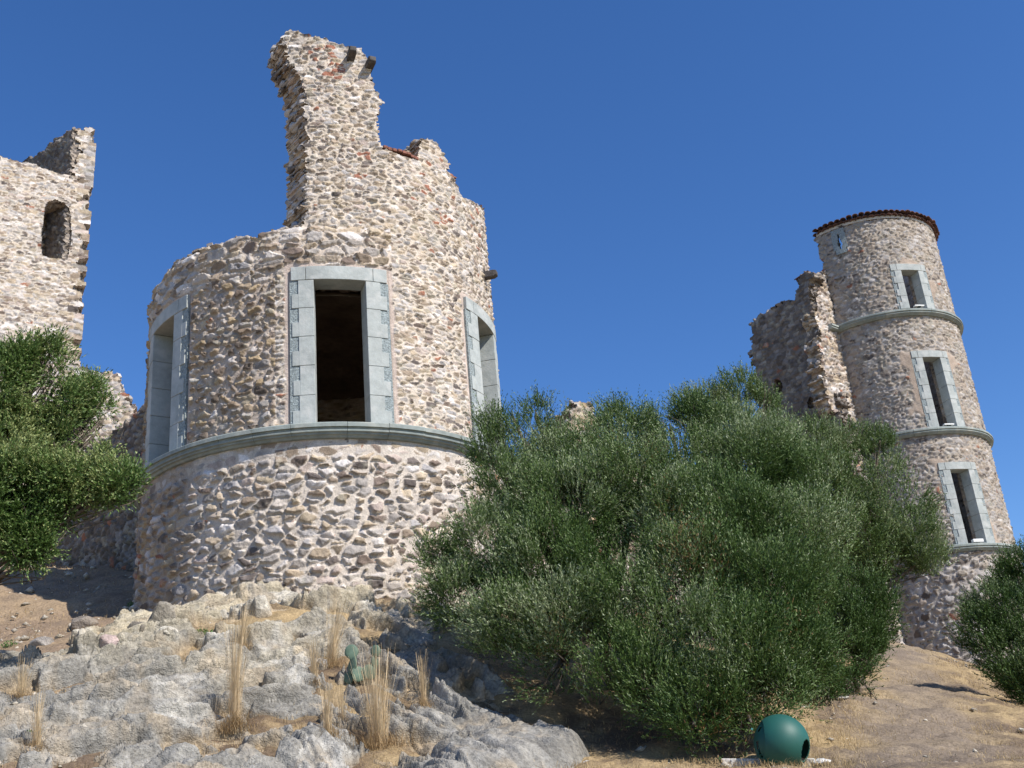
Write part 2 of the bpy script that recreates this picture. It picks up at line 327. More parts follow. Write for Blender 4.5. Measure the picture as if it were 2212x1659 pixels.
_D = np.linalg.norm(CP[:, None, :2]-CP[None, :, :2], axis=2); _n = len(CP)
_A = np.zeros((_n+3, _n+3)); _A[:_n, :_n] = _tps(_D)+np.eye(_n)*.4; _A[:_n, _n:] = np.c_[np.ones(_n), CP[:, :2]]; _A[_n:, :_n] = _A[:_n, _n:].T
_W = np.linalg.solve(_A, np.r_[CP[:, 2], 0, 0, 0])
def ground(x, y):
    x = np.atleast_1d(np.asarray(x, float)); y = np.atleast_1d(np.asarray(y, float))
    r = np.hypot(x-0, y-25); k = np.minimum(1, 60/np.maximum(r, 1)); xx = x*k; yy = 25+(y-25)*k
    o = np.zeros(x.shape)
    for i in range(_n): o += _W[i]*_tps(np.hypot(xx-CP[i, 0], yy-CP[i, 1]))
    o += _W[_n]+_W[_n+1]*xx+_W[_n+2]*yy
    return o-np.maximum(r-60, 0)*.12
def gz(x, y): return float(ground(x, y)[0])
gx = np.concatenate([-np.geomspace(400, 14.2, 40), np.arange(-14, 15, .07), np.geomspace(15.2, 400, 40)])
gy = np.concatenate([-np.geomspace(300, .5, 25), np.arange(0, 9, .5), np.arange(9, 24, .07), np.arange(24, 42, .14), np.geomspace(42.2, 500, 40)])
GX, GY = np.meshgrid(gx, gy, indexing='ij'); X, Y = GX.ravel(), GY.ravel(); Z = ground(X, Y); P = np.stack([X, Y, Z], -1)
near = sm(60, 30, np.hypot(X, Y-20))
Z = Z+near*(.09*fbm(P, .8, 4, 3)+.045*fbm(P, 4, 4, 4)+.02*np.abs(vn(P*11, 5)))
t = fbm(P*np.array((1, .8, 1)), .9, 4, 7); t2 = fbm(P, 6, 3, 8)
soil = np.array((.145, .105, .072)); strawc = np.array((.36, .265, .145)); grey = np.array((.235, .19, .145))
m1 = sm(-.5, .6, t+.5*t2)[:, None]; col = soil*(1-m1)+strawc*m1
pathd = np.abs((X-3.5)-(Y-11)*.315)   # trodden path runs from near the camera up to the far tower
m2 = (sm(1.5, .3, pathd+.5*t)*sm(8, 13, Y))[:, None]*.75; col = col*(1-m2)+grey*m2
lf = (sm(-4, -6.5, X)*.7)[:, None]; col = col*(1-lf)+np.array((.29, .215, .15))*lf
P[:, 2] = Z; ni, nj = GX.shape; I = np.arange(ni*nj).reshape(ni, nj)
g = npmesh('hillside', P, np.stack([I[:-1, :-1].ravel(), I[1:, :-1].ravel(), I[1:, 1:].ravel(), I[:-1, 1:].ravel()], -1), M_soil, None, col); tag(g, kind='structure')

# ------------------------------------------------------------------ rock outcrop (fractured limestone)
def facets(P, s, ax, amp, tiltk, seed):              # blocks of rock with tilted flat faces and steps between them
    Q = P@ax.T/np.array(s); Q = Q+.35*np.stack([vn(Q*.9, seed+7), vn(Q*.9+9, seed+7), vn(Q*.9+19, seed+7)], -1)
    I = np.floor(Q).astype(np.int64); F1 = np.full(len(P), 9e9); F2 = F1.copy(); S1 = np.zeros((len(P), 3)); idd = np.zeros(len(P)); G = np.zeros((len(P), 3))
    for a in (-1, 0, 1):
        for b in (-1, 0, 1):
            for c in (-1, 0, 1):
                i, j, k = I[:, 0]+a, I[:, 1]+b, I[:, 2]+c
                S = np.stack([i+_h(i, j, k, seed), j+_h(i, j, k, seed+1), k+_h(i, j, k, seed+2)], -1)
                d = ((Q-S)**2).sum(1); m = d < F1; F2 = np.where(m, F1, np.minimum(F2, d)); F1 = np.where(m, d, F1)
                S1 = np.where(m[:, None], S, S1); idd = np.where(m, _h(i, j, k, seed+3), idd)
                G = np.where(m[:, None], np.stack([_h(i, j, k, seed+4), _h(i, j, k, seed+5), _h(i, j, k, seed+6)], -1)-.5, G)
    e = np.sqrt(F2)-np.sqrt(F1)
    return amp*(idd-.5)*2+((Q-S1)*G).sum(1)*tiltk-amp*.9*(1-sm(0, .07, e))*(G[:, 0] > -.1), idd, e
def crags(P, ax, s, amp, k, seed):                  # joined pyramidal ridges with flat sides, no vertical steps
    Q = P@ax.T/np.array(s); Q = Q+.22*np.stack([vn(Q*1.1, seed+7), vn(Q*1.1+9, seed+7), vn(Q*1.1+19, seed+7)], -1)
    I = np.floor(Q[:, :2]).astype(np.int64); H = np.full(len(P), -9.); idd = np.zeros(len(P)); z = np.zeros(len(P), np.int64)
    for a in (-1, 0, 1):
        for b in (-1, 0, 1):
            i, j = I[:, 0]+a, I[:, 1]+b
            x = Q[:, 0]-i-_h(i, j, z, seed); y = Q[:, 1]-j-_h(i, j, z, seed+1); g1 = _h(i, j, z, seed+4)-.5; g2 = _h(i, j, z, seed+5)-.5
            h = (_h(i, j, z, seed+3)-.5)*amp-k*np.maximum(np.maximum(np.abs(x+.4*g1*y)*.55, np.abs(y)-.12), .10)+k*(x*g1+y*g2)*.8
            m = h > H; H = np.where(m, h, H); idd = np.where(m, _h(i, j, z, seed+6), idd)
    return H+k*.35, idd
def blocks(P, ax, s, amp, tiltk, seed, wdt=.22, crack=.0):   # angular blocks with bevelled steps
    Q = P@ax.T/np.array(s); Q = Q+.10*np.stack([vn(Q*.8, seed+7), vn(Q*.8+9, seed+7), vn(Q*.8+19, seed+7)], -1)
    I = np.floor(Q).astype(np.int64); F1 = np.full(len(P), 9e9); F2 = F1.copy(); H1 = np.zeros(len(P)); H2 = H1.copy(); idd = H1.copy()
    for a in (-1, 0, 1):
        for b in (-1, 0, 1):
            for c in (-1, 0, 1):
                i, j, k = I[:, 0]+a, I[:, 1]+b, I[:, 2]+c; r0, r1, r2_ = _h(i, j, k, seed), _h(i, j, k, seed+1), _h(i, j, k, seed+2)
                dx, dy, dz = Q[:, 0]-i-r0, Q[:, 1]-j-r1, Q[:, 2]-k-r2_; d = dx*dx+dy*dy+dz*dz
                q = _h(i, j, k, seed+3); h = amp*(q-.5)*2+tiltk*(dx*(r1-.5)*.6+dy*(r2_-.5)*1.6)
                m = d < F1; m2 = (~m) & (d < F2)
                F2 = np.where(m, F1, np.where(m2, d, F2)); H2 = np.where(m, H1, np.where(m2, h, H2)); F1 = np.where(m, d, F1); H1 = np.where(m, h, H1); idd = np.where(m, q, idd)
    e = np.sqrt(F2)-np.sqrt(F1); w_ = .5+.5*np.clip(e/wdt, 0, 1)
    return H1*w_+H2*(1-w_)-crack*(1-np.clip(e/.09, 0, 1))*(idd > .45), idd
def outcrop():
    xs = np.arange(-8.6, 1.6, .017); ys = np.arange(11.0, 19.2, .016)
    GX, GY = np.meshgrid(xs, ys, indexing='ij'); X, Y = GX.ravel(), GY.ravel(); Z = ground(X, Y); P = np.stack([X, Y, Z], -1)
    e = .05; nx = -(ground(X+e, Y)-Z)/e; ny = -(ground(X, Y+e)-Z)/e; N = np.stack([nx, ny, 0*nx+1], -1); N /= np.linalg.norm(N, axis=1)[:, None]
    def T(px, py, D): a = at(px, py, D); return (a[0], a[1])
    poly = [(-8.6, 12.2), (-8.4, 15.2), (-7.4, 17.0), (-6.6, 18.4), (-5.2, 18.9), (-1.6, 19.0), (-.6, 18), (-.1, 16), (.35, 14.5), (.95, 13.4), (.75, 12.6), (.1, 12.0), (-.7, 11.4), (-2.5, 10.9), (-8.6, 10.6)]
    # signed distance to outline, positive inside
    d = np.full(len(X), 9e9)
    for (x1, y1), (x2, y2) in zip(poly, poly[1:]+poly[:1]):
        vx, vy = x2-x1, y2-y1; tt = np.clip(((X-x1)*vx+(Y-y1)*vy)/(vx*vx+vy*vy), 0, 1); d = np.minimum(d, np.hypot(X-x1-tt*vx, Y-y1-tt*vy))
    d = np.where(inpoly(X, Y, poly), d, -d)+.25*fbm(P, 1.1, 3, 71)
    env = sm(-.1, .75, d)
    def axes(a):                                     # long axis of the blocks climbs the slope at angle a
        e1 = np.array((math.cos(R(a)), math.sin(R(a))*.86, math.sin(R(a))*.5)); nn_ = np.array((0, -.5, .86)); e2_ = np.cross(nn_, e1); return np.array((e1, e2_, nn_))
    a1 = axes(-52); a2 = axes(28)
    mixr = sm(-3.4, -1.8, X+.6*fbm(P, .8, 2, 3))
    hA, iA = blocks(P, a2, (1.35, .46, .6), .085, .52, 101, .22, .09); hB, iB = blocks(P, a1, (1.6, .50, .7), .075, .44, 111, .22, .09)
    h1 = hA*(1-mixr)+hB*mixr
    hA2, iA2 = blocks(P, a2, (.50, .17, .22), .055, .24, 121, .24, .045); hB2, iB2 = blocks(P, a1, (.58, .19, .25), .05, .21, 131, .24, .045)
    h2 = hA2*(1-mixr)+hB2*mixr
    hA3, iA3 = blocks(P, a2, (.18, .075, .09), .022, .085, 161, .35, .012); hB3, iB3 = blocks(P, a1, (.21, .08, .1), .020, .08, 171, .35, .012)
    h3 = hA3*(1-mixr)+hB3*mixr
    hC, iC = crags(P, a2, (2.4, 1.3, 1), .22, .45, 181); h1 = h1+hC*.8-.10
    smooth = sm(-1.6, -.4, X)*sm(14.3, 13.2, Y)      # rounded weathered hump at the lower right
    h = h1*(1-.45*smooth)+h2*(1-.7*smooth)+h3*(1-.6*smooth)+.010*fbm(P, 9, 4, 9)+.05*fbm(P, 1.0, 2, 10)+smooth*.12
    edge = .14*sm(.0, .5, d)
    h = (h+edge+.02)*env-.30*(1-env)
    # pockets of soil show between the ledges on the left and along the foot
    pock = sm(.22, .42, fbm(P, 1.7, 3, 55))*(1-smooth*.9); h -= pock*(.10+.5*np.maximum(h, 0))
    Pn = P+N*h[:, None]
    hi = np.clip((Y-14.6)/2.6+.5*fbm(P, .9, 3, 66), 0, 1)  # yellower fresher stone near the tower
    base = np.array((.245, .232, .205))*(1-hi[:, None])+np.array((.40, .35, .255))*hi[:, None]
    idm = np.where(mixr > .5, iB2, iA2); idn = np.where(mixr > .5, iB3, iA3); col = base*(.80+.26*idm+.22*idn)[:, None]
    wq = (sm(.38, .5, fbm(P, 1.3, 3, 77)))[:, None]*.6; col = col*(1-wq)+np.array((.47, .445, .395))*wq
    oc = sm(.0, .6, fbm(P, 2.6, 4, 88))[:, None]*.6; col = col*(1-oc)+np.array((.37, .30, .21))*oc
    col *= (1+.22*fbm(P, 8, 4, 12))[:, None]; 
    lc = sm(.25, .6, fbm(P, 7, 3, 91))[:, None]*.4; col = col*(1-lc)+np.array((.22, .215, .20))*lc
    pk = pock[:, None]*.75; col = col*(1-pk)+np.array((.34, .25, .145))*pk*(1+.3*fbm(P, 9, 3, 13))[:, None]
    keepm = (env > .001).reshape(GX.shape); cell = keepm[:-1, :-1] | keepm[1:, 1:]
    I = np.arange(len(X)).reshape(GX.shape); ci, cj = np.nonzero(cell); Q = np.stack([I[ci, cj], I[ci+1, cj], I[ci+1, cj+1], I[ci, cj+1]], -1)
    used = np.unique(Q); rm = np.full(len(X), -1); rm[used] = np.arange(len(used))
    o = npmesh('rock_outcrop', Pn[used], rm[Q], M_rock, None, col[used], smooth=False); tag(o, kind='structure')
    return xs, ys, Pn[:, 2].reshape(GX.shape), GX.shape
_ox, _oy, _oz, _ = outcrop()
def surf_z(x, y):                                    # top of rock or soil
    z = gz(x, y)
    if _ox[0] < x < _ox[-1] and _oy[0] < y < _oy[-1]: z = max(z, float(_oz[np.searchsorted(_ox, x), np.searchsorted(_oy, y)]))
    return z
def hit(px, py, d0=9, d1=45):                        # where the line of sight meets the slope
    for D in np.arange(d0, d1, .06):
        p = at(px, py, D)
        if surf_z(p[0], p[1]) >= p[2]: return p
    return at(px, py, d1)
# ================================================================== ROUND TOWER IN THE MIDDLE
AX, AY, AR = -3.87, 21.68, 3.58
A = empty('round_tower', (AX, AY, 4.0)); tag(A, 'ruined round rubble stone tower with a tall jagged stub and three greenstone framed doorways', 'tower')
WT = [R(-49.3), R(14.3), R(73.2)]; WH = R(7.55); SZ, TZ = 7.13, 9.98
A2 = math.pi*AR
def patL(u, v):
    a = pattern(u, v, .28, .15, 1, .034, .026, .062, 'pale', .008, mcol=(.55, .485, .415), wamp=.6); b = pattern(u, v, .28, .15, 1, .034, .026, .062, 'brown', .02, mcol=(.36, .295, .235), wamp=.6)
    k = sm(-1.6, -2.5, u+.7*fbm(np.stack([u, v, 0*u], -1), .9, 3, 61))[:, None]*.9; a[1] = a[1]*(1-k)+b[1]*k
    a[0] = a[0]*(1-.85*sm(6.5, 6.62, v)); return a
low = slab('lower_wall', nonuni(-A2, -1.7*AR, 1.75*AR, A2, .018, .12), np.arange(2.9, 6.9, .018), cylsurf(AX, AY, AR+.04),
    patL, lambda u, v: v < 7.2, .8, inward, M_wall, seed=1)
keep(low, A)
pts = [(330, 600), (370, 562), (420, 532), (470, 519), (500, 510), (545, 505), (600, 487), (650, 478), (657, 475), (658, 380), (655, 290), (654, 205), (650, 172), (636, 145), (618, 125), (608, 108), (606, 85), (613, 60), (630, 52), (660, 68), (700, 75), (745, 92), (780, 97), (800, 130), (803, 160), (812, 195), (828, 218), (818, 245), (822, 300), (830, 320), (860, 330), (900, 345), (902, 318), (912, 300), (934, 300), (952, 320), (966, 346), (975, 375), (1000, 425), (1030, 442), (1046, 452), (1052, 480), (1062, 500), (1061, 530)]
top = [cyl_tz(px, py, AX, AY, AR) for px, py in pts]
top = [(-A2, 10.6), (-2.2*AR, 11.0), (-1.3*AR, 11.2)]+[p for p in top if p[0] > -1.2*AR]+[(1.55*AR, 11.2), (2.0*AR, 10.6), (A2, 10.6)]
polyA = [(-A2-1, 6.9)]+[(-A2-1, 10.6)]+top+[(A2+1, 10.6), (A2+1, 6.9)]
def offA(u, v): return -.10*sm(11.05, 11.2, v)*sm(2.0, 1.2, u)-.0*v
def holesA(u, v):
    o = np.zeros(u.shape, bool)
    for t in WT: o |= (np.abs(u-t*AR) < (WH+.20/AR)*AR) & (v > SZ-.1) & (v < TZ+.12)
    return o
def patA(u, v):
    a = pattern(u, v, .195, .086, 2, .018, .016, .031, 'pale', .014, mcol=(.56, .485, .40), wamp=.7)
    b = pattern(u, v, .37, .155, 3, .024, .02, .052, 'pale', .006, mcol=(.56, .48, .40))
    c = pattern(u, v, .235, .135, 4, .033, .018, .070, 'brown', .01, mcol=(.43, .36, .30))
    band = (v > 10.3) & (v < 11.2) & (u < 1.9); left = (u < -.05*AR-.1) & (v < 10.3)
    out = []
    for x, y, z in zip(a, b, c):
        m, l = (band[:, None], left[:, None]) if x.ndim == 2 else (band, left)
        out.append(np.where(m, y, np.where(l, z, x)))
    # courses of red brick strewn up the stub
    bl = sm(.25, .5, fbm(np.stack([u*1.3, v*.8, 0*u], -1), 1.2, 2, 44))*(v > 11.6)*(u > .3)
    ck = (((out[2][:, 0]*31+out[2][:, 1]*57) % 1) < .2*bl)[:, None] & out[3][:, None]
    out[1] = np.where(ck, np.array((.33, .15, .10)), out[1])
    P3 = np.stack([u, v, 0*u], -1); fr = np.zeros(len(u)); mg = fr.copy()   # bare mortar margin round the dressed frames
    for t in WT:
        dx = np.abs(u-t*AR)-(WH*AR+.44); dz = v-(TZ+.27); q = np.maximum(dx, dz)+.03*fbm(P3, 3, 2, 6); fr = np.maximum(fr, sm(.03, -.01, np.maximum(dx, dz))); mg = np.maximum(mg, sm(.10, .07, q))
    mg *= (v < 10.5); out[0] = out[0]*(1-mg)+mg*.004-fr*.02; out[1] = out[1]*(1-mg[:, None])+mg[:, None]*np.array((.50, .41, .35))*(1+.1*fbm(P3, 5, 3, 2))[:, None]; out[3] = out[3] & (mg < .5)
    return out
def tA(u, v, P, N):
    Tn = np.stack([-N[:, 1]*-1, N[:, 0]*-1, 0*u], -1)  # placeholder, replaced below
    left = np.stack([N[:, 1], -N[:, 0], 0*u], -1)       # along the wall towards smaller u
    k = sm(11.1, 11.3, v)*sm(2.8, 1.6, u)
    d = -N*(1-.12*k[:, None])+left*(.62*k)[:, None]; return d/np.linalg.norm(d, axis=1)[:, None]
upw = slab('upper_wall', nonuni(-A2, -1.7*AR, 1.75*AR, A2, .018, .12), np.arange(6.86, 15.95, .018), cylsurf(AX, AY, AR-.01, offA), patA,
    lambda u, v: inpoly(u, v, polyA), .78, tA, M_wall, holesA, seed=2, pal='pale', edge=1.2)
keep(upw, A)
for t_ in WT: window(A, AX, AY, AR+.01, t_, WH, SZ, TZ, 5)
keep(cornice(AX, AY, AR-.02, 7.10, -math.pi, math.pi), A)
# floor and vault inside
mb = MB(); n = 48
def disc(z0, rise, r): 
    vs = [(AX, AY, z0+rise)]; fs = []
    for q in range(1, 7):
        for k in range(n): a = 2*math.pi*k/n; rr = r*q/6; vs.append((AX+rr*math.cos(a), AY+rr*math.sin(a), z0+rise*math.sqrt(max(0, 1-(q/6)**2))))
    for k in range(n): fs.append((0, 1+k, 1+(k+1) % n))
    for q in range(5):
        for k in range(n): fs.append((1+q*n+k, 1+(q+1)*n+k, 1+(q+1)*n+(k+1) % n, 1+q*n+(k+1) % n))
    return vs, fs
mb.add(*disc(6.98, .02, AR-.5)); keep(mb.build('floor', M_plast), A)
mb = MB(); mb.add(*disc(9.9, .9, AR-.45)); keep(mb.build('vault', M_plast, smooth=True), A)
# basalt corbels
def corbel(root, p, d, L=.34, s=.078):
    m = MB(); d = Vector(d).normalized(); sd_ = d.cross(Vector((0, 0, 1))).normalized(); p = Vector(p); vs = []
    for t, hw_, zt, zb in ((-.25, s, s, -s), (L*.75, s, s*.95, -s), (L, s*.85, s*.75, -s*.55)):
        for a, z in ((-hw_, zb), (hw_, zb), (hw_, zt), (-hw_, zt)): vs.append(p+d*t+sd_*a+Vector((0, 0, z)))
    fs = [(0, 1, 2, 3), (11, 10, 9, 8)]
    for i in range(2):
        for k in range(4): fs.append((i*4+k, (i+1)*4+k, (i+1)*4+(k+1) % 4, i*4+(k+1) % 4))
    m.add(vs, fs); o = m.build('corbel', M_basalt, bevel=.015); return keep(o, root)
for px, py in ((757, 112), (797, 133), (1052, 588)):
    t_, z_ = cyl_tz(px, py, AX, AY, AR+.1); t_ /= AR
    corbel(A, (AX+AR*math.sin(t_), AY-AR*math.cos(t_), z_), (math.sin(t_), -math.cos(t_), 0), L=.22 if px < 1000 else .28)
# brick coping on the low stretch beside the stub
m = MB()
(ta, za), (tb, zb) = cyl_tz(828, 318, AX, AY, AR), cyl_tz(905, 345, AX, AY, AR)
for i in range(8):
    f = (i+.5)/8; t_ = (ta+(tb-ta)*f)/AR; z_ = za+(zb-za)*f+.02
    cbox(m, AX, AY, t_-.048/AR, t_+.048/AR, z_-.03+random.uniform(-.01, .01), z_+.035, AR-.3, AR+.02+random.uniform(-.02, .02), ns=1)
keep(m.build('brick_coping', M_brick, bevel=.012), A)
# ================================================================== FAR ROUND TOWER
BX, BY, BR = 13.53, 37.64, 2.64
B = empty('round_tower', (BX, BY, 4.0)); tag(B, 'tall slim round stone tower with red tile coping and three ring mouldings on the right', 'tower')
WB = R(13.2); HB = R(7.0); wins = [(7.80, 10.27), (11.74, 14.25), (16.10, 17.58)]
UL = R(-50)*BR; UR = R(228)*BR
def insB(u, v):
    rag = .12*vn(np.stack([0*u, v*3, 0*u], -1), 5)
    cut = np.where(v > 15.5, UL+rag, UL-.6)
    return (u > cut) & (u < UR) & (v < 19.72)
t_sl = R(-32.8)*BR
def holeB(u, v):
    o = np.zeros(u.shape, bool)
    for a, b in wins: o |= (np.abs(u-WB*BR) < HB*BR+.16) & (v > a-.02) & (v < b+.12)
    o |= (np.abs(u-t_sl) < .19) & (v > 18.72) & (v < 19.62)
    return o
def patB(u, v):
    a = pattern(u, v, .225, .10, 12, .018, .018, .042, 'grey', .008, mcol=(.46, .395, .325)); b = pattern(u, v, .28, .18, 13, .03, .02, .072, 'grey', .006, mcol=(.47, .42, .37))
    low_ = (v < 7.6); out = [np.where(low_[:, None] if x.ndim == 2 else low_, y, x) for x, y in zip(a, b)]
    pl = np.zeros(len(u)); P3 = np.stack([u, v, 0*u], -1); nn = .22*fbm(P3, 1.7, 3, 4)
    for za, zb in wins:                              # smooth lime plaster patched round the frames
        dx = np.abs(u-WB*BR)-.66; dz = np.maximum(za+.1-v, v-(zb+.22)); pl = np.maximum(pl, sm(.14, .02, np.maximum(dx, dz)+1.9*nn))
    out[0] = out[0]*(1-pl)+pl*(.03+.006*fbm(P3, 6, 2, 3)); out[1] = out[1]*(1-pl[:, None])+pl[:, None]*np.array((.44, .35, .275))*(1+.14*fbm(P3, 2.2, 3, 6))[:, None]
    out[1] = out[1]*.86; out[3] = out[3] & (pl < .5); return out
wb = slab('wall', nonuni(R(-72)*BR, R(-70)*BR, 1.75*BR, UR+.1, .034, .1), np.arange(1.0, 19.75, .034), cylsurf(BX, BY, BR), patB, insB, .62, inward, M_wall, holeB, seed=12, pal='grey')
keep(wb, B)
for a, b in wins: window(B, BX, BY, BR+.02, WB, HB, a, b, 5 if b-a > 2 else 3, wide=.36, narrow=.24, lint=.25)
for z_, t0_ in ((16.02, -50), (11.70, -75), (7.78, -75)): keep(cornice(BX, BY, BR-.02, z_, R(t0_), R(228), .85), B)
# arrow slit surround: two greenstone slabs with a keyhole gap, lintel and sill
sl_ = MB(); ta = t_sl/BR
for s in (-1, 1):
    for z0, z1, g in ((18.84, 18.96, .04), (18.96, 19.12, .085), (19.12, 19.22, .06), (19.22, 19.44, .03)):
        a, b = sorted((ta+s*g/BR, ta+s*.25/BR)); cbox(sl_, BX, BY, a, b, z0, z1, BR-.10, BR+.05)
cbox(sl_, BX, BY, ta-.23/BR, ta+.23/BR, 19.44, 19.64, BR-.1, BR+.052); cbox(sl_, BX, BY, ta-.19/BR, ta+.19/BR, 18.66, 18.84, BR-.1, BR+.052)
keep(sl_.build('arrow_slit', M_dressr), B)
# coping of barrel tiles, two courses
tl = MB()
for row, (rr, zz, L, sag) in enumerate(((BR+.05, 19.76, .30, 0), (BR+.15, 19.86, .55, .10))):
    nT = 64; a0 = R(-50); a1 = R(228)
    for k in range(nT):
        a = a0+(a1-a0)*(k+.5*row*.9)/nT; jr = random.uniform(-.025, .025); jz = random.uniform(-.012, .012)
        d = Vector((math.sin(a), -math.cos(a), 0)); s = Vector((math.cos(a), math.sin(a), 0)); vs = []; fs = []
        for i, (r_, z) in enumerate(((rr+jr+.08, zz+jz), (rr-L, zz+sag+jz+.03))):
            w0 = .105 if i == 0 else .085
            for q in range(7):
                g = math.pi*q/6
                vs.append(Vector((BX, BY, z))+d*r_+s*(w0*math.cos(g))+Vector((0, 0, w0*.75*math.sin(g))))
            for q in range(7):
                g = math.pi*q/6
                vs.append(Vector((BX, BY, z))+d*r_+s*((w0-.018)*math.cos(g))+Vector((0, 0, (w0-.018)*.72*math.sin(g))))
        for q in range(6): fs += [(q, q+1, 14+q+1, 14+q), (7+q, 21+q, 21+q+1, 7+q+1), (q, 7+q, 7+q+1, q+1)]
        tl.add(vs, fs)
keep(tl.build('tile_coping', M_tile), B)
bed = MB(); cbox(bed, BX, BY, R(-50), R(228), 19.70, 19.80, BR-.6, BR+.03, ns=70); keep(bed.build('coping_bed', M_conc), B)
# floodlights standing on the sills
for i, (z_, dt, lab) in enumerate(((7.80, .0, 'small white floodlight on the lowest window sill of the slim tower'), (11.74, 0, 'small white floodlight on the middle window sill of the slim tower'), (16.10, 0, 'small white floodlight on the top window sill of the slim tower'))):
    t_ = WB-R(.5)+dt; rr = BR-.02; f = empty('floodlight', (BX+rr*math.sin(t_), BY-rr*math.cos(t_), z_)); tag(f, lab, 'floodlight', 'floodlights on the tower sills')
    m = MB(); cbox(m, 0, 0, t_-.17/BR, t_+.17/BR, .03, .075 if i else .13, BR+.02, BR+.16, ns=2)
    m.v = [(x-rr*math.sin(t_), y+rr*math.cos(t_), z) for x, y, z in m.v]; o = m.build('housing', M_white, f, bevel=.01)
    m = MB(); cbox(m, 0, 0, t_-.05/BR, t_+.05/BR, 0, .03, BR+.05, BR+.13, ns=1); m.v = [(x-rr*math.sin(t_), y+rr*math.cos(t_), z) for x, y, z in m.v]; m.build('bracket', M_dark, f)
# ------------------------------------------------------------------ broken curtain wall against the far tower
def px_crop(x, y): return ((x/2.37)+2600)*.60636, ((y/2.37)+900)*.60636
cor = at(1765, 700, 36.75)[:2]; angL = 41.0
W = empty('broken_wall', (float(cor[0]), float(cor[1]), 5)); tag(W, 'tall broken curtain wall joined to the slim tower, dark shaded face and sunlit jagged end', 'wall')
lit = [px_crop(*p) for p in [(785, 140), (765, 260), (735, 330), (715, 440), (705, 540), (735, 620), (760, 700), (735, 780), (770, 860), (745, 960), (800, 1000), (770, 1080), (800, 1150), (810, 1230), (860, 1330), (930, 1400), (960, 1480)]]
pl_ = [plane_uv(x, y, cor, angL) for x, y in lit]; pl_ += [(pl_[-1][0], 3.5), (1.75, 3.5), (1.75, plane_uv(*px_crop(800, 160), cor, angL)[1]-.3), plane_uv(*px_crop(800, 170), cor, angL)]
us = np.arange(-.6, 1.8, .034)
o = slab('end_face', us, np.arange(3.5, 19.3, .034), plsurf(cor, angL), lambda u, v: pattern(u, v, .22, .13, 21, .014, .03, .085, 'pale', .01), lambda u, v: inpoly(u, v, pl_), .5, inward, M_wall, seed=21, edge=2.0); keep(o, W)
# shaded face: plane leaving the corner backwards to the left; u runs from far left to the corner
angS = angL-90; dS = np.array((math.cos(R(angS)), math.sin(R(angS))))
cr2 = cor+np.array((.03, .06))
sh = [px_crop(*p) for p in [(785, 140), (765, 150), (700, 165), (640, 165), (600, 190), (580, 225), (585, 260), (590, 290), (562, 305), (560, 370), (490, 400), (400, 450), (330, 480), (250, 520), (205, 560), (185, 600), (190, 700), (190, 780), (160, 810), (180, 900), (190, 950), (210, 1020)]]
ps = [plane_uv(x, y, cr2, angS) for x, y in sh]; ps += [(ps[-1][0]+.1, 3.5), (.25, 3.5), (.15, 9), (.1, 13), (-.08, 15), (.03, 17.5)]
def holeS(u, v):
    o = np.zeros(u.shape, bool)
    for px, py, rx, rz in ((410, 1130, .16, .26), (688, 1270, .13, .17)):
        a, b = plane_uv(*px_crop(px, py), cr2, angS); o |= (((u-a)/rx)**2+((v-b)/rz)**2+.3*vn(np.stack([u*6, v*6, 0*u], -1), 3)) < 1
    return o
o = slab('side_face', np.arange(-4.2, .3, .034), np.arange(3.5, 19.4, .034), plsurf(cr2, angS), lambda u, v: pattern(u, v, .24, .14, 22, .012, .03, .05, 'dark', .02, mcol=(.20, .165, .135)), lambda u, v: inpoly(u, v, ps), .62, inward, M_wall, holeS, seed=22, pal='dark', edge=1.5); keep(o, W)  # shade on this face is deepened in its stone and mortar colours
m = MB()                                             # a short length of the moulding that crosses the end face
a0 = np.array(plane_uv(*px_crop(820, 590), cor, angL)); a1 = np.array(plane_uv(*px_crop(925, 625), cor, angL))
dL = Vector((math.cos(R(angL)), math.sin(R(angL)), 0)); nL = Vector((dL.y, -dL.x, 0)); prof = [(-.1, .04), (.19, .01), (.22, -.01), (.22, -.07), (.18, -.08), (.19, -.13), (.13, -.17), (-.1, -.2)]
vs = []
for s in (a0[0]-.05, a0[0]+.25, 1.05):
    for pr, pz in prof: vs.append(Vector((cor[0], cor[1], 0))+dL*s+nL*pr+Vector((0, 0, 16.0+pz)))
k_ = len(prof); fs = [tuple(range(k_))[::-1], tuple(2*k_+i for i in range(k_))]
for i in range(2):
    for k in range(k_): fs.append((i*k_+k, i*k_+(k+1) % k_, (i+1)*k_+(k+1) % k_, (i+1)*k_+k))
m.add(vs, fs); keep(m.build('moulding', M_ring), W)
# ================================================================== SQUARE KEEP ON THE LEFT
K0 = at(190, 560, 36)[:2]; KA = 30.0
K = empty('keep', (float(K0[0]), float(K0[1]), 6)); tag(K, 'sunlit corner of a square ruined stone keep with a dark arched opening at the left', 'ruin')
def kc(x, y): return (x/2.765*.60636, (400+y/2.765)*.60636)
kp = [(-60, 400), (0, 420), (90, 455), (220, 480), (330, 500), (430, 540), (560, 590), (660, 612), (705, 600), (700, 520), (740, 470), (770, 400), (765, 330), (775, 280), (735, 235), (770, 170), (800, 130), (850, 140), (905, 165), (940, 172)]
kpoly = [plane_uv(*kc(x, y), K0, KA) for x, y in kp]; kpoly = [(-9, kpoly[0][1]-.2)]+kpoly+[(.0, kpoly[-1][1]), (.0, 4), (-9, 4)]
aw = [plane_uv(*kc(x, y), K0, KA) for x, y in [(415, 1400), (415, 1200), (435, 1050), (440, 950), (480, 885), (550, 865), (630, 900), (680, 950), (690, 1050), (700, 1200), (690, 1300), (660, 1440), (500, 1430)]]
